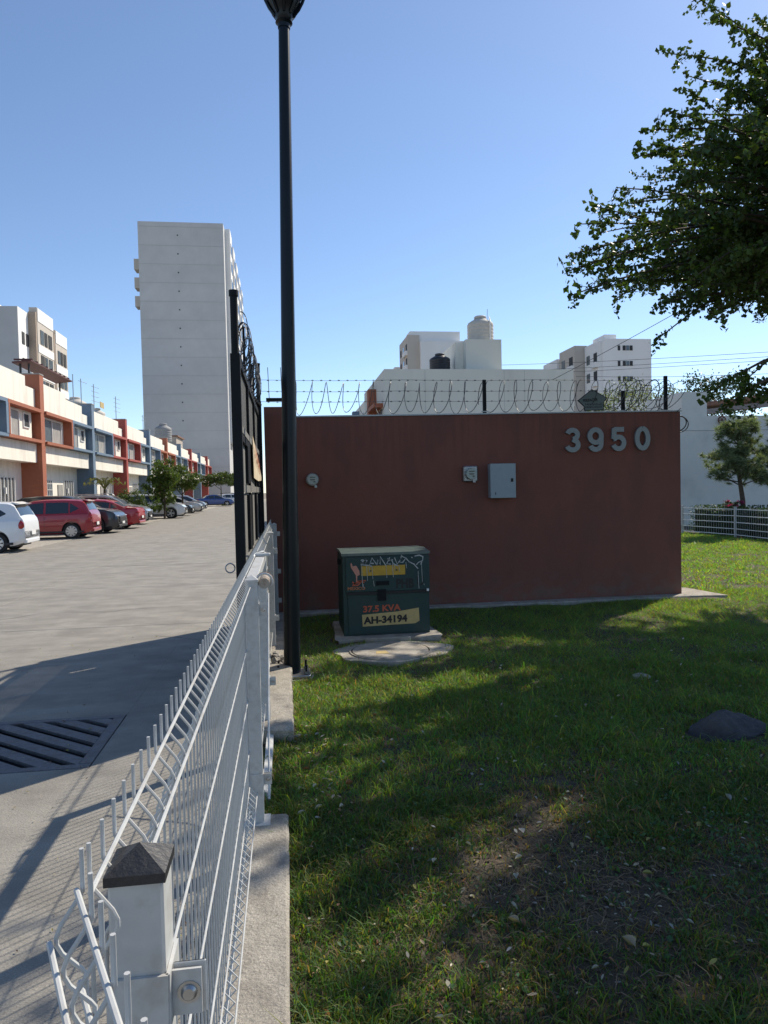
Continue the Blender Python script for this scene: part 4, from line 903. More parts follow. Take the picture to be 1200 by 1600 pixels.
# ---------------------------------------------------------------- end building behind the wall (houses on the other side)
eb = empty('end_house', (5.1, 36, 0), 'wide grey green end wall of a terrace behind the red wall', 'house')
B(0, 10.1, 0, 9.3, 0, 7.75).build('end_wall', endw, eb); B(-.001, .2, 9.31, 30, 0, 7.3).build('side_wall', whitew, eb); B(.21, 10, 9.31, 30, 0, 7.1).build('rear_wall', endw, eb)
B(-.45, -.003, 3.3, 4.1, 0, 7.2).build('pier', orange, eb); B(-.45, -.003, 12.5, 13.3, 0, 7.0).build('pier', blue, eb)
MB().prism([(-.003, .3, 3.4), (-.55, .3, 3.7), (-.55, .3, 3.95), (-.003, .3, 5.2)], (0, .35, 0)).build('fin', orange, eb)
B(-.5, -.003, .65, 3.29, 5.9, 6.1).build('ledge', orange, eb); B(-.5, -.003, .65, 3.29, 4.25, 4.4).build('ledge', orange, eb)
B(-.03, -.002, 1., 2.9, 4.45, 5.85).build('window', winglass, eb)
for x in (2.1, 6.3, 7.4): B(x, x+.015, -.004, -.001, 0, 7.7).build('crack_line', _M['wall_line'], eb)
B(4.55, 6.5, 1.0, 6.5, 7.755, 9.5).build('stair_block', endw, eb); B(4.1, 4.549, 1.6, 6.4, 7.755, 9.45).build('stair_block', whitew, eb)
def tank(x, y, z, r, h, m, label, lid=True):
    t = empty('water_tank', (x, y, z), label, 'water tank', 'rooftop water tanks')
    P_ = [(r*.97, 0), (r, .05)]
    for k in range(5): zz = .12+k*(h*.72-.15)/5; P_ += [(r, zz), (r*.975, zz+.03), (r, zz+.06)]
    P_ += [(r, h*.72), (r*.93, h*.78), (r*.42, h*.93), (r*.40, h*.94)]
    MB().lathe((0, 0, 0), P_, 24).build('body', m, t, True)
    MB().lathe((0, 0, 0), [(r*.46, h*.935), (r*.47, h*1.0), (r*.40, h*1.03), (.01, h*1.04)], 20).build('lid', m, t, True)
    return t
t = tank(16.25-5.1+5.1-5.0+.0, 38.4, 9.505, .72, 1.5, tankw, 'large beige water tank on the stair block behind the red wall')
t.location.x = 5.1+5.75
MB().tube([(.35, -.66, 0), (.36, -.70, 1.1), (.42, -.3, 1.45), (.55, 0, 1.45)], .035, 6).build('pipe', whitet, t); MB().tube([(.4, 0, 1.4), (.42, 0, 1.95)], .015, 4).build('vent', galv, t)
tank(8.35, 37.6, 7.755, .56, 1.05, tankb, 'squat black water tank on the roof behind the red wall')
tank(10.5, 44.5, 8.1, .7, 1.4, tankw, 'beige water tank partly hidden behind the stair block')
hs = empty('rooftop_unit', (0, 0, 0), 'small blue block with pipes left of the end house', 'rooftop unit'); B(4.5, 5.08, 45.5, 46.5, 5.0, 5.75).build('unit', blue, hs)
for k in range(5): MB().tube([(4.6+.12*k, 45.5, 5.75+.2*k), (4.75+.12*k, 45.5, 6.1+.2*k)], .03, 4).build('pipe', whitet, hs)

# ---------------------------------------------------------------- apartment blocks
def facade_windows(root, X, y0, y1, z0, z1, rows, cols_, ww, wh_, face=-1, frame=True, m=None, skip=()):
    wm = MB().box(-.05, .0, -ww/2, ww/2, 0, wh_).mesh('window', m or winglass); tm = MB().box(-.07, .02, -.04, .04, 0, wh_).mesh('mullion', whitet)
    for r_ in range(rows):
        for c in range(cols_):
            if (r_, c) in skip: continue
            y = y0+(y1-y0)*(c+.5)/cols_; z = z0+(z1-z0)*r_/rows
            o = link('window', wm, root, (X*1.0 if face < 0 else X+.05, y, z))
            link('mullion', tm, o, (0, 0, 0))
tw = empty('apartment_tower', (-22.6, 120, 0), 'tall blank grey white apartment tower at the end of the street', 'apartment tower')
B(0, 13.5, 0, 42, -.1, 45.7).build('body', towerw, tw)
for k in range(15): B(-.004, 13.504, -.03, -.004, 2.9+k*3.0, 2.96+k*3.0).build('joint', towerj, tw)
for k in range(14): MB().lathe((6.2+.25*k*.0, -.006, 4.6+k*3.0), [(.12, 0), (.12, .05)], 8, 'y').build('vent', darkin, tw)
for k in (9, 10, 11): bb = B(-.95, -.005, 1., 3.2, 4.6+k*3.0+.7, 6.3+k*3.0+.7).build('balcony', beigeb, tw)
for j in range(5):
    y0 = 3+j*8
    B(13.505, 14.35, y0, y0+4.4, 10, 45.9-.3*j).build('bay', whiteb, tw)
    for k in range(11):
        B(14.352, 14.42, y0+.8, y0+1.9, 12.2+k*3.0, 13.8+k*3.0).build('window', winglass, tw); B(14.352, 14.42, y0+2.4, y0+3.7, 12.2+k*3.0, 13.8+k*3.0).build('window', winglass, tw)
        B(13.506, 14.1, y0+4.6, y0+7.4, 11.3+k*3.0, 12.3+k*3.0).build('balcony', beigeb, tw)
        B(13.506, 13.56, y0+5.0, y0+7.0, 12.4+k*3.0, 14.1+k*3.0).build('window', darkin, tw)
apl = empty('apartment_block', (-42, 86, 0), 'white apartment block with balconies rising over the left houses', 'apartment block')
B(0, 12.4, 0, 18.2, 0, 23.3).build('body', whiteb, apl); B(0, 12.38, -.06, -.003, 0, 23.28).build('end_wall', towerw, apl)
for (a, b, zt) in ((3.6, 9.4, 24.1), (10.2, 15.0, 22.9)):
    B(12.405, 13.3, a, b, 0, zt).build('bay', beigeb, apl); B(12.405, 13.25, a-.4, a-.004, 0, zt-.6).build('recess_wall', mat('brown_wall', (.35, .28, .22), .8), apl)
    B(13.302, 13.36, a+.1, b-.1, zt-1.6, zt-.05).build('parapet_band', whiteb, apl)
    for k in range(6):
        z = zt-4.1-k*3.0
        for (f, g_) in ((.16, .36), (.42, .58), (.66, .88)): B(13.302, 13.37, a+(b-a)*f, a+(b-a)*g_, z, z+1.65).build('window', winglass if (k+int(f*10)) % 2 else darkin, apl)
        B(13.302, 13.36, a+.1, b-.1, z-1.15, z-.2).build('spandrel', whiteb, apl)
for k in range(6):
    z = 19.2-k*3.0
    for y in (1.0, 2.3): B(12.402, 12.46, y, y+.8, z+.1, z+1.5).build('window', darkin, apl)
    if k: B(12.406, 13.5, .6, 2.9, z-.6, z+.5).build('balcony', whiteb, apl)
    B(12.402, 12.46, 16.3, 17.1, z-.6, z+.8).build('window', darkin, apl)
    if k > 1: B(12.406, 13.6, 16, 18.1, z-1.4, z-.4).build('balcony', whiteb, apl)
B(6, 9, 3, 6, 23.305, 24.5).build('roof_hut', whiteb, apl)
def end_block(x, y, wdt, h, zrows, label, hut, steps, group):
    t = empty('apartment_block', (x, y, 0), label, 'apartment block', group)
    B(0, wdt, 0, 16, 0, h).build('body', whiteb, t); B(.01, wdt-.01, -.06, -.003, 0, h-.05).build('end_wall', whiteb, t)
    for z in zrows:
        for i in range(4): 
            if i == 0: B(wdt*.30, wdt*.35, -.12, -.062, z, z+.8).build('window', darkin, t)
            else: B(wdt*.33+i*.6, wdt*.33+i*.6+.5, -.12, -.062, z, z+.8).build('window', darkin if i % 2 else winglass, t)
    for (s0, s1, dx, hh, mm) in steps:
        B(-dx, -.003, s0, s1, 0, hh).build('bay', mm, t)
        nW = max(2, int((s1-s0)/3)); k = 0; z = hh-3.2
        while z > 4:
            for j in range(nW):
                y0 = s0+(s1-s0)*(j+.25)/nW; B(-dx-.06, -dx-.002, y0, y0+(s1-s0)/nW*.45, z, z+1.5).build('window', winglass if j % 2 else darkin, t)
            B(-dx-.5, -dx-.003, s0+.3, s0+(s1-s0)*.4, z-1.0, z-.1).build('balcony', whiteb, t); z -= 3
    B(hut[0], hut[1], 1.5, 6, h+.003, h+hut[2]).build('roof_hut', whiteb, t)
    return t
G = 'white apartment blocks behind the red wall'
end_block(51.5, 110, 8.3, 25.3, (23.4, 20.9, 18.4, 15.9), 'white apartment block with rows of small end windows above the plaque', (1.0, 3.0, 1.0),
          ((0.5, 6, .5, 25, whiteb), (6.2, 13, 2.2, 25.4, beigeb), (13.2, 20, 2.6, 24.4, whiteb), (26, 40, 4.6, 24.4, beigeb), (44, 64, 6, 26, whiteb)), G)
end_block(29.2, 150, 13, 33.2, (29.6, 24.2), 'white apartment block rising behind the black water tank', (-2.0, 9.0, 2.3),
          ((1, 12, 2.6, 34.6, beigeb), (14, 24, 3.5, 30, whiteb), (28, 50, 6.3, 28.5, beigeb)), G)
end_block(54, 190, 12, 33.5, (30,), 'far white apartment block low between the end house and the others', (1, 4, 1.2), ((2, 20, 4, 33, whiteb),), G)

# ---------------------------------------------------------------- row houses on the left
FXH = -12.0; PITCH = 9.3; PC = {}
cols3 = [blue, orange, blue, redf, blue, orange, blue, redf, blue, redf]
cname = ['blue', 'orange', 'blue', 'red', 'blue', 'orange', 'blue', 'red', 'blue', 'red']
nth = ['first', 'second', 'third', 'fourth', 'fifth', 'sixth', 'seventh', 'eighth', 'ninth', 'tenth']
def row_house(k, side, colr, cn, y0, y1, zt, label):
    """side 'before' its pier (near) or 'after' it"""
    t = empty('row_house', (FXH, y0, 0), label, 'row house', 'two storey cream row houses along the street'); L = y1-y0; X = 0
    far = y0 > 80
    B(-8, -.75, .0, L-.003, 0, 3.3).build('ground_floor_wall', whitew, t)
    B(-8, -.45, .0, L-.003, 3.302, 6.6).build('upper_wall', whitew, t)
    B(-.448, 0, 0, L-.003, 3.304, 4.22).build('spandrel', whitew, t)
    # parapet with a step down next to the pier
    if side == 'before':
        B(-.448, 0, 0, L-1.25, 5.89, zt).build('parapet', whitew, t); B(-.448, 0, L-1.247, L-.003, 5.89, zt-.45).build('parapet', whitew, t)
        fy0, fy1 = .02, L-.003
    else:
        B(-.448, 0, 0, L-.003, 5.89, zt).build('parapet', whitew, t); fy0, fy1 = 0, L-.02
    B(-.30, .34, fy0, fy1, 5.71, 5.87).build('frame_head', colr, t); B(-.30, .34, fy0, fy1, 4.24, 4.38).build('frame_sill', colr, t)
    if side == 'before': B(-.44, .36, fy0, fy0+.14, 4.382, 5.707).build('fin', colr, t)
    else: B(-.44, .36, fy1-.26, fy1, 4.382, 5.707).build('fin', colr, t)
    B(-.445, -.10, .15, L-.3, 4.382, 5.707).build('window_wall', whitew, t)
    def win(a, b, z0=4.42, z1=5.64, panes=2, pm=winglass):
        f = MB(); e = .05; f.box(-.098, -.04, a, a+e, z0, z1); f.box(-.098, -.04, b-e, b, z0, z1); f.box(-.098, -.04, a+e, b-e, z0, z0+e); f.box(-.098, -.04, a+e, b-e, z1-e, z1)
        for i in range(1, panes): c = a+(b-a)*i/panes; f.box(-.096, -.045, c-e/2, c+e/2, z0+e, z1-e)
        fr = f.build('window', whitet, t); pw = (b-a-2*e)/panes
        for i in range(panes): B(-.092, -.085, a+e+pw*i+.005, a+e+pw*(i+1)-.005, z0+e, z1-e).build('pane', pm if i == 0 else curtain, fr)
        return fr
    if side == 'before':
        win(.35, 2.35); win(2.9, 3.7, 4.9, 5.6, 1, darkin)
    else: win(.55, 3.6)
    if not far and side == 'before' and k % 2 == 0:
        for q in range(7): B(-.03, -.02, .4, 1.4, 4.5+q*.16, 4.53+q*.16).build('blind', whitet, t)
    # ground floor: door, barred windows, slits
    B(-.748, -.70, .5, 1.35, .1, 2.3).build('door', darkin if side == 'after' else curtain, t)
    if side == 'before':
        for q in range(4): B(-.748, -.70, 1.75+q*.42, 1.93+q*.42, .9, 2.55).build('slit_window', darkin, t)
        for q in range(5): B(-.76, -.69, 1.66+q*.42, 1.70+q*.42, .85, 2.6).build('pilaster', whitet, t)
    else:
        b_ = B(-.748, -.72, 1.8, 3.9, .9, 2.5).build('window', winglass, t)
        for q in range(8): B(-.71, -.69, 1.8+q*.29, 1.83+q*.29, .85, 2.55).build('grille_bar', whitet, b_)
        if not far:
            for q in range(5): B(-.71, -.69, 1.8, 3.9, 1.0+q*.33, 1.03+q*.33).build('grille_bar', darkin if k == 2 else whitet, b_)
    B(-.745, -.60, L*.45, L*.45+.12, 1.8, 2.1).build('wall_light', whitet, t)
    return t
Yp = [37+PITCH*(k-1) for k in range(10)]
for k, yp_ in enumerate(Yp):
    zt = 7.32 if k <= 1 else 7.0; c = cols3[k]; m0 = yp_-PITCH/2
    h1 = row_house(k, 'before', c, cname[k], m0, yp_-.28, zt, 'cream row house with %s window frame just before the %s %s pier' % (cname[k], nth[k], cname[k]))
    B(-1.2, .24, yp_-.278-m0, yp_+.278-m0, 0, zt+.27).build('pier', c, h1); B(-.7, .26, yp_-.29-m0, yp_+.29-m0, zt+.273, zt+.33).build('pier_cap', curtain, h1)
    if k < 8: MB().lathe((.25, yp_-m0+.0, 1.55), [(.0, -.02), (.14, .0), (.14, .06), (.0, .08)], 14, 'x', cap=False).build('meter', whitet, h1)
    row_house(k, 'after', c, cname[k], yp_+.28, yp_+PITCH/2, zt, 'cream row house with %s framed wide window just past the %s %s pier' % (cname[k], nth[k], cname[k]))
# roof canopy, tanks, aerials
cn = empty('roof_canopy', (-13.2, 37.3, 6.9), 'dark maroon corrugated canopy on the roof beside the orange pier', 'canopy')
MB().prism([(0, 0, 1.35), (.9, 0, 1.45), (.9, 0, 1.52), (0, 0, 1.42)], (0, 6.8, 0)).build('roof_sheet', awn, cn)
for q in range(9): B(0.02, .9, .2+q*.75, .28+q*.75, 1.522, 1.60).build('corrugation', awn, cn)
for (x, y) in ((.2, .4), (.2, 6.6), (.6, .4)): B(x, x+.08, y, y+.08, -.4, 1.4).build('leg', darkin, cn)
tank(-13.2, 31.2, 7.15, .62, 1.3, tankw, 'white water tank on the roof at the left picture edge')
tank(-13.2, 47.8, 6.6, .7, 1.3, tankw, 'white water tank on the roof past the first blue pier')
tank(-13.0, 52.1, 6.5, .6, 1.2, tankw, 'beige water tank on the roof before the red pier')
tank(-13.0, 79.5, 7.3, .9, 1.9, mat('tank_grey', (.25, .25, .25), .7), 'tall grey water tank on a stand on the distant roofs')
tank(-13.0, 86, 6.8, .6, 1.1, tankw, 'small beige water tank on the distant roofs')
hut = empty('roof_hut', (-14.5, 84, 6.5), 'pale rooftop hut on the distant row houses', 'rooftop hut'); B(0, 2.2, 0, 5, 0, 1.7).build('walls', mat('hut_wall', (.4, .35, .3), .8), hut); B(-.2, 2.4, -.2, 5.2, 1.705, 1.85).build('roof', tile, hut)
def aerial(x, y, z, h, label, n=4):
    t = empty('aerial', (x, y, z), label, 'aerial', 'roof aerials'); MB().tube([(0, 0, 0), (0, 0, h)], .03, 5).build('mast', galv, t)
    for k in range(n): zz = h-.15-k*.32; MB().tube([(-.1, -.2, zz), (.1, 1.0, zz)], .014, 4).build('rod', galv, t)
    return t
a1 = aerial(-12.6, 50.0, 6.6, 2.5, 'rooftop aerial before the red pier beside a yellow plate'); B(-.02, .02, 1.6, 2.6, 1.15, 1.55).build('yellow_plate', yell2, a1)
aerial(-12.6, 56.2, 6.9, 2.2, 'rooftop aerial standing by the red pier'); aerial(-12.6, 47.0, 7.0, 2.0, 'thin pole aerial by the blue pier', 1); aerial(-12.6, 45.3, 7.2, 1.8, 'short white pole on the roof near the blue pier', 0); aerial(-12.6, 66.5, 7.2, 1.6, 'small aerial on the roof in front of the grey tower', 2)
aerial(-12.6, 82, 7.2, 2.0, 'aerial among the tanks in front of the grey tower', 3)

# ---------------------------------------------------------------- street trees and bushes
ST = 'clipped trees along the parking strip'
street_tree('ficus_tree', -7.95, 48.2, 1.2, [(0, 0, 2.9, .95, 1., .95), (-.4, .2, 2.2, .9, .9, .8), (.2, 0, 1.5, .55, .6, .6), (-.3, 0, .9, .5, .5, .5)], 5200, .17, (.075, .115, .025), 'bushy bright green tree between the silver car and the white off-roader', ST)
street_tree('ficus_tree', -8.25, 58.5, 1.9, [(0, 0, 2.9, 1.25, 1.2, 1.0), (-.9, 0, 2.6, .8, .8, .8), (.6, 0, 2.5, .7, .8, .6)], 5200, .17, (.07, .105, .025), 'round topped green tree behind the first bushy street tree', ST)
street_tree('clipped_tree', -8.4, 94.5, 2.6, [(0, 0, 3.5, 2.1, 2, .8), (-1.6, 0, 3.3, 1.4, 1.2, .7)], 3600, .26, (.06, .09, .025), 'flat topped clipped tree by the blue car at the street end', ST)
street_tree('clipped_tree', -7.6, 108, 2.7, [(0, 0, 3.6, 1.7, 2, .8), (1.3, 0, 3.5, 1.0, 1.2, .6)], 2600, .28, (.06, .09, .025), 'flat topped clipped tree farther off beside the tower base', ST)
sh = empty('shrub', (-9.3, 44.4, 0), 'dense dark green shrub between the parked cars', 'shrub')
MB().tube([(0, 0, 0), (.1, 0, 1.)], .04, 5).build('stem', bark, sh); crown('foliage', sh, [(0, 0, 1.2, 1.2, 1, .7), (1.0, .2, 1.1, .7, .8, .6), (-.6, 0, 1.3, .5, .6, .4)], 3000, .14, (.06, .09, .022))
pm = empty('palm_sapling', (-10.8, 44.2, 0), 'small yellowish palm leaning before the red pier', 'palm'); mb = MB(); mb.tube([(0, 0, 0), (.1, 0, 2.0)], .07, 6); mb.build('trunk', bark, pm); mb = MB()
for k in range(13):
    a = k*2.4; pp = [(.1+math.cos(a)*r_, math.sin(a)*r_, 2.0+h_) for r_, h_ in ((0, 0), (.4, .55), (.8, .7), (1.15, .45))]
    mb.tube(pp, [.03, .03, .02, .005], 3)
    for q in range(1, 4):
        for s_ in (-1, 1): mb.add([pp[q], (pp[q][0]-math.sin(a)*.3*s_, pp[q][1]+math.cos(a)*.3*s_, pp[q][2]-.25), (pp[q][0]+.08, pp[q][1], pp[q][2]-.02)], [(0, 1, 2)])
mb.build('frond', mat('palm_frond', (.16, .16, .05), .6, trans=.3), pm)
gp_ = empty('flower_bed', (-7.6, 88, 0), 'dry grassy bed at the foot of the clipped tree', 'planting bed'); B(-1.2, .9, 0, 8, 0, .06).build('soil', slabm, gp_); crown('foliage', gp_, [(-.2, 4, .15, .9, 3.5, .15)], 900, .14, (.12, .13, .05))

# ---------------------------------------------------------------- cars
import bmesh
def car(kind, col, loc, rz, label, plates=True, rails=False):
    """length along local +x = front"""
    P = dict(
     hatch=dict(L=3.85, W=1.68, H=1.52, wb=(-1.17, 1.27), wr=.30, top=[(-1.92,.62),(-1.90,.95),(-1.80,1.08),(-1.66,1.38),(-1.5,1.48),(-.9,1.52),(0,1.515),(.35,1.46),(.75,1.24),(1.08,1.0),(1.5,.93),(1.78,.80),(1.9,.62),(1.92,.5)], belt=.93, sw=(-1.42,.92), ww=(.40,1.04), rw=(-1.79,-1.60)),
     suv=dict(L=4.5, W=1.84, H=1.66, wb=(-1.36, 1.34), wr=.36, top=[(-2.25,.7),(-2.22,1.05),(-2.12,1.18),(-1.92,1.52),(-1.7,1.62),(-1.,1.66),(0,1.655),(.3,1.6),(.75,1.36),(1.1,1.12),(1.7,1.03),(2.05,.92),(2.2,.75),(2.25,.55)], belt=1.05, sw=(-1.75,.95), ww=(.36,1.06), rw=(-2.10,-1.90)),
     sedan=dict(L=4.5, W=1.74, H=1.46, wb=(-1.3, 1.35), wr=.31, top=[(-2.25,.6),(-2.22,.92),(-2.1,1.02),(-1.55,1.06),(-1.05,1.32),(-.7,1.42),(-.2,1.46),(.2,1.42),(.6,1.24),(1.05,.98),(1.7,.9),(2.1,.78),(2.22,.62),(2.25,.5)], belt=.93, sw=(-1.25,.85), ww=(.24,.99), rw=(-1.53,-1.08)))[kind]
    t = empty({'hatch': 'parked_hatchback', 'suv': 'parked_suv', 'sedan': 'parked_sedan'}[kind], loc, label, 'car', 'cars parked in front of the houses', rz)
    L, W, H, belt, wr = P['L'], P['W'], P['H'], P['belt'], P['wr']; hl = L/2
    tx = [a for a, b in P['top']]; tz = [b for a, b in P['top']]
    def ztop(x): return float(np.interp(x, tx, tz))
    def half(x): q = abs(x)/hl; return W/2*(1-.16*max(0, (q-.72)/.28)**2.2)
    def low(x): q = abs(x)/hl; return .20+.14*max(0, (q-.82)/.18)**1.5
    def bl(x): return min(belt+.02*(-x/hl), ztop(x)-.03)
    def sec(x):
        w_ = half(x); z0 = low(x); zt = ztop(x); zb = bl(x); g = max(0, (zt-zb)/(H-belt)); g = min(g, 1)
        wt = w_*(1-.02-.22*g); zr = zt-.05*max(g, .3)
        return [(0, z0), (w_*.88, z0), (w_*.985, z0+.10), (w_, z0+.28), (w_*.995, zb-.18), (w_*.965, zb-.02), (w_*.94, zb), (w_*.94+(wt-w_*.94)*.5, zb+(zr-zb)*.5), (wt, zr), (wt*.88, zt-.012), (wt*.5, zt), (0, zt+.008)]
    xs = sorted(set([-hl, -hl+.02, -hl+.06, -hl+.12]+list(np.linspace(-hl+.18, hl-.18, 34))+[hl-.12, hl-.06, hl-.02, hl]))
    V = []; n = None
    for x in xs:
        s_ = sec(x); ring = [(x, y, z) for y, z in s_]+[(x, -y, z) for y, z in s_[-2:0:-1]]; n = len(ring); V += ring
    Fc = [(i*n+j, (i+1)*n+j, (i+1)*n+(j+1) % n, i*n+(j+1) % n) for i in range(len(xs)-1) for j in range(n)]
    Fc += [tuple(range(n)), tuple(range(len(xs)*n-1, (len(xs)-1)*n-1, -1))]
    bm_ = MB().add(V, Fc); me = bm_.mesh('body', col, True)
    o = link('body', me, t)
    cut = MB()
    for x in P['wb']:
        for s_ in (-1, 1): cut.lathe((x, s_*W/2, wr+.02), [(wr+.055, -.24), (wr+.055, .24)], 28, 'y')
    cm_ = cut.mesh('cut', plastic); bmx = bmesh.new(); bmx.from_mesh(cm_); bmesh.ops.recalc_face_normals(bmx, faces=bmx.faces); bmx.to_mesh(cm_); bmx.free()
    bmx = bmesh.new(); bmx.from_mesh(me); bmesh.ops.recalc_face_normals(bmx, faces=bmx.faces); bmx.to_mesh(me); bmx.free(); me.polygons.foreach_set('use_smooth', [True]*len(me.polygons)); me.set_sharp_from_angle(angle=math.radians(32))
    co_ = link('cut', cm_); md = o.modifiers.new('b', 'BOOLEAN'); md.object = co_; md.operation = 'DIFFERENCE'; md.solver = 'EXACT'
    loc0 = t.location.copy(); rot0 = t.rotation_euler.copy(); t.location = (0, 0, 0); t.rotation_euler = (0, 0, 0)
    bpy.context.view_layer.update(); dg = bpy.context.evaluated_depsgraph_get(); m2 = bpy.data.meshes.new_from_object(o.evaluated_get(dg)); o.modifiers.clear(); o.data = m2; m2.name = 'body'
    bpy.data.objects.remove(co_); t.location = loc0; t.rotation_euler = rot0
    B(-hl+.25, hl-.25, -W/2+.14, W/2-.14, .17, .60).build('underbody', plastic, t)
    # side windows
    def side_poly(x0, x1, f0, f1, s_, off=.006):
        mb = MB(); k = 8; V = []
        for i in range(k+1):
            x = x0+(x1-x0)*i/k; q = sec(x); a, b = Vector(q[6]), Vector(q[8])
            for f in (f0(i/k), f1(i/k)):
                p = a.lerp(b, f); V.append((x, s_*(p.x+off), p.y))
        return mb.add(V, [(2*i, 2*i+2, 2*i+3, 2*i+1) if s_ < 0 else (2*i, 2*i+1, 2*i+3, 2*i+2) for i in range(k)])
    a, b = P['sw']; mid = (a+b)/2+.05
    for s_ in (-1, 1):
        for (x0, x1) in ((a, a+.30), (a+.36, mid-.05), (mid+.03, b-.02)):
            f1 = (lambda u_: .86) if x0 < mid else (lambda u_: .86)
            if x0 == a: fz0, fz1 = (lambda u_: .10+.30*(1-u_)), (lambda u_: .45+.38*u_)
            else: fz0, fz1 = (lambda u_: .08), (lambda u_: .86)
            side_poly(x0, x1, fz0, fz1, s_).build('side_window', glass, t)
        B(mid-.012, mid-.004, s_*(W/2-.012)-.008, s_*(W/2-.012)+.012, .38, belt-.05).build('door_seam', plastic, t)
        for x in (mid-.32, b-1.0+.2): B(x, x+.16, s_*(W/2-.01)-.014, s_*(W/2-.01)+.018, belt-.17, belt-.14).build('door_handle', col, t)
        mr = rock_mb(b-.02, s_*(W/2+.06), belt+.07, .07, .10, .075, 3, 2, 0).build('wing_mirror', col, t, True)
        B(a-.2, b+.4, s_*(W/2-.02)-.012, s_*(W/2-.02)+.020, .24, .31).build('sill', plastic, t)
    # front and rear screens
    def screen(x0, x1, name, ins=.90):
        mb = MB(); V = []; k = 6
        for i in range(k+1):
            x = x0+(x1-x0)*i/k; q = sec(x); wt = q[8][0]*ins; sl = (ztop(x+.02)-ztop(x-.02))/.04; nn = Vector((-sl, 0, 1)).normalized()*.014
            for j in range(7): y = -wt+2*wt*j/6; V.append((x+nn.x, y, ztop(x)-.03*(abs(y)/wt)**3+nn.z))
        f = [(i*7+j, (i+1)*7+j, (i+1)*7+j+1, i*7+j+1) for i in range(k) for j in range(6)]
        return mb.add(V, f).build(name, glass, t, True)
    screen(*P['ww'], 'windscreen'); screen(*P['rw'], 'rear_window')
    zl = belt-.14
    for s_ in (-1, 1):
        w_ = half(hl-.1)
        rock_mb(hl-.17, s_*(w_-.17), zl-.10 if kind != 'suv' else zl-.17, .19, .17, .075, 8, 2, 0).build('headlight', lampclr, t, True)
        w_ = half(-hl+.12)
        if kind == 'sedan': rock_mb(-hl+.12, s_*(w_-.15), zl+.0, .16, .19, .085, 8, 2, 0).build('tail_light', lampred, t, True)
        else: rock_mb(-hl+.16, s_*(w_-.065), zl+.02, .155, .095, .17, 8, 2, 0).build('tail_light', lampred, t, True)
    B(hl-.10, hl+.012, -.48, .48, .44, .60 if kind != 'suv' else .72, bev=.02).build('grille', plastic, t)
    B(-hl-.025, -hl+.1, -W/2+.22, W/2-.22, .26, .38, bev=.02).build('rear_bumper', plastic if kind == 'suv' else col, t)
    B(hl-.1, hl+.03, -W/2+.22, W/2-.22, .26, .38, bev=.02).build('front_bumper', plastic, t)
    if plates: B(-hl-.04, -hl-.026, -.19, .19, .50, .62).build('number_plate', platem, t); B(hl+.031, hl+.04, -.19, .19, .40, .50).build('number_plate', platem, t)
    if kind == 'hatch': MB().prism([(-1.66, -W*.33, 1.40), (-1.78, -W*.31, 1.43), (-1.50, -W*.33, 1.50)], (0, W*.64, 0)).build('spoiler', col, t)
    if rails:
        for s_ in (-1, 1): MB().tube([(-1.6, s_*.62, 1.62), (-1.5, s_*.62, 1.70), (.1, s_*.62, 1.71), (.2, s_*.62, 1.62)], .02, 5).build('roof_rail', rimm, t)
        for x in (-1.1, -.2): B(x, x+.06, -.62, .62, 1.71, 1.74).build('cross_bar', plastic, t)
    for x in P['wb']:
        for s_ in (-1, 1):
            wl = MB().lathe((x, s_*(W/2-.11), wr), [(wr*.62, -.095), (wr*.93, -.10), (wr, -.07), (wr, .07), (wr*.93, .10), (wr*.62, .095)], 28, 'y').build('wheel', tyrem, t, True)
            MB().lathe((x, s_*(W/2-.012)-.0, wr), [(wr*.66, -.012), (wr*.66, .012)], 24, 'y').build('rim_well', plastic, wl)
            rm = MB(); cc = Vector((x, s_*(W/2+.004), wr))
            rm.tube([cc+Vector((math.cos(a_*PI/12)*wr*.66, 0, math.sin(a_*PI/12)*wr*.66)) for a_ in range(25)], .012, 5)
            for q in range(9 if kind == 'hatch' else 5):
                a_ = q*2*PI/(9 if kind == 'hatch' else 5); dd = Vector((math.cos(a_), 0, math.sin(a_))); sd = Vector((-math.sin(a_), 0, math.cos(a_)))
                rm.prism([cc+dd*.03-sd*.025, cc+dd*wr*.64-sd*.042, cc+dd*wr*.64+sd*.042, cc+dd*.03+sd*.025], (0, .012*s_, 0))
            rm.lathe((x, s_*(W/2+.008), wr), [(.055, -.012), (.055, .012)], 12, 'y'); rm.build('rim', rimm, wl)
    return t
wht = paint('white', (.72, .73, .74)); crim = paint('crimson', (.30, .012, .022)); dgr = paint('dark_grey', (.045, .05, .058), .5); silv = paint('silver', (.42, .43, .44), .6); blk = paint('black', (.012, .012, .014)); blu = paint('deep_blue', (.02, .06, .22), .2); rdm = paint('bright_red', (.38, .012, .02)); pearl = paint('pale_silver', (.55, .55, .54), .4)
PIr = PI
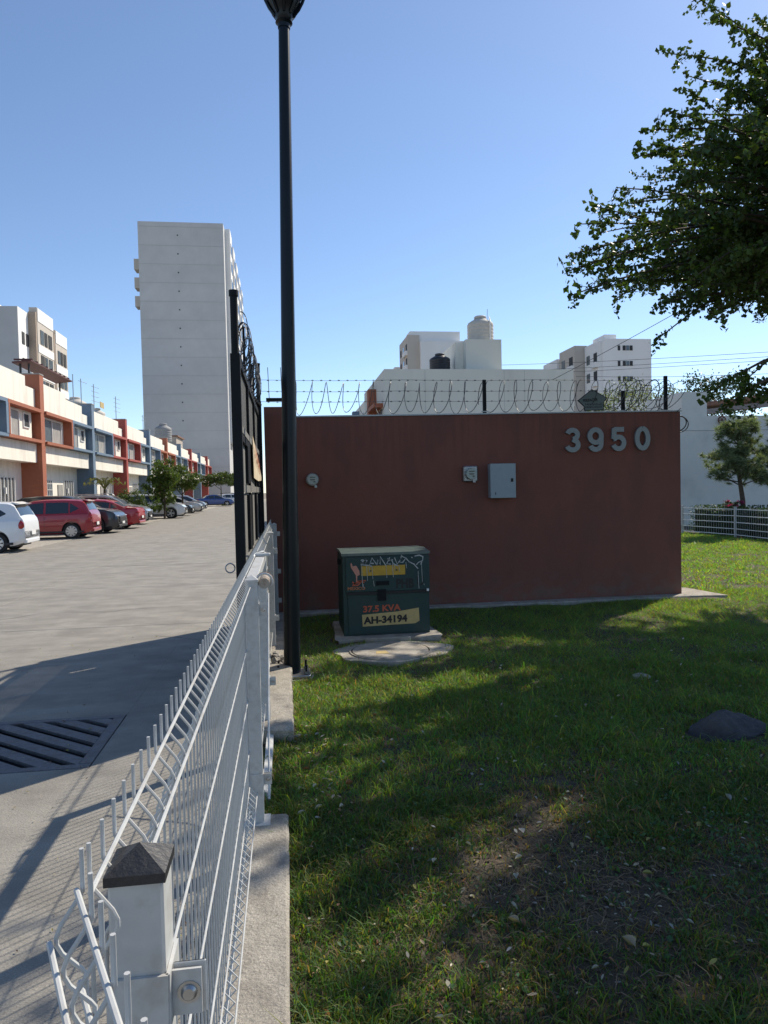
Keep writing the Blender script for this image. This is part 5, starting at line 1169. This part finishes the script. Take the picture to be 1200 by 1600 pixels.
car('hatch', wht, (-9.6, 22.78, 0), PI+.04, 'white hatchback at the left picture edge with its tail to the road')
car('hatch', crim, (-9.32, 29.15, 0), PI+.03, 'dark red hatchback parked tail first beside the white one')
car('suv', dgr, (-9.4, 32.6, 0), -.03, 'dark grey off-roader with its nose out behind the dark red hatchback')
car('sedan', rdm, (-9.3, 36.3, 0), PI-.02, 'bright red saloon parked with its boot to the road')
car('suv', silv, (-9.75, 40.9, 0), .0, 'silver off-roader with roof rails and its nose to the road', rails=True)
car('suv', blk, (-10.6, 44.9, 0), .0, 'black off-roader mostly hidden behind the dark shrub')
car('suv', wht, (-9.05, 49.9, 0), .02, 'white off-roader with its nose out past the bushy tree')
car('sedan', blk, (-9.2, 54.6, 0), .0, 'black saloon in the gap after the white off-roader')
car('sedan', pearl, (-9.3, 61.5, 0), .0, 'pale silver saloon under the round topped tree')
car('hatch', silv, (-9.2, 66.5, 0), .0, 'small silver hatchback farther down the parking row')
car('sedan', blu, (-8.9, 90.5, 0), .35, 'deep blue car parked askew beside the flat topped tree')
car('hatch', wht, (-7.6, 101, 0), .35, 'white car half hidden behind the deep blue one')
car('suv', dgr, (-8.3, 112, 0), .1, 'dark car farthest down the street before the tower')

# ---------------------------------------------------------------- power lines
def cable(p, q, sag, r, label):
    p, q = Vector(p), Vector(q); tag(MB().tube([p.lerp(q, i/14)-Vector((0, 0, sag*math.sin(PI*i/14))) for i in range(15)], r, 4, False).build('power_line', darkin), label, 'power line', 'power lines across the right sky')
wires = [((1250, 547, 40), (720, 572, 70), 'highest thin power line over the boundary wall'), ((1250, 554, 40), (720, 582, 70), 'second power line from the top at the right'), ((1250, 560, 40), (720, 587, 70), 'third power line from the top at the right'), ((1250, 582, 40), (900, 588, 60), 'fourth power line just above the pale tree'), ((1250, 600, 40), (1080, 592, 60), 'lowest power line touching the pale tree')]
for a, b, l in wires: cable(at(*a), at(*b), .15, .014, l)
cable((16.6, 22.3, 9.2), (13.3, 40, 6.7), .1, .014, 'slanting service cable running from under the tree down to the white block')
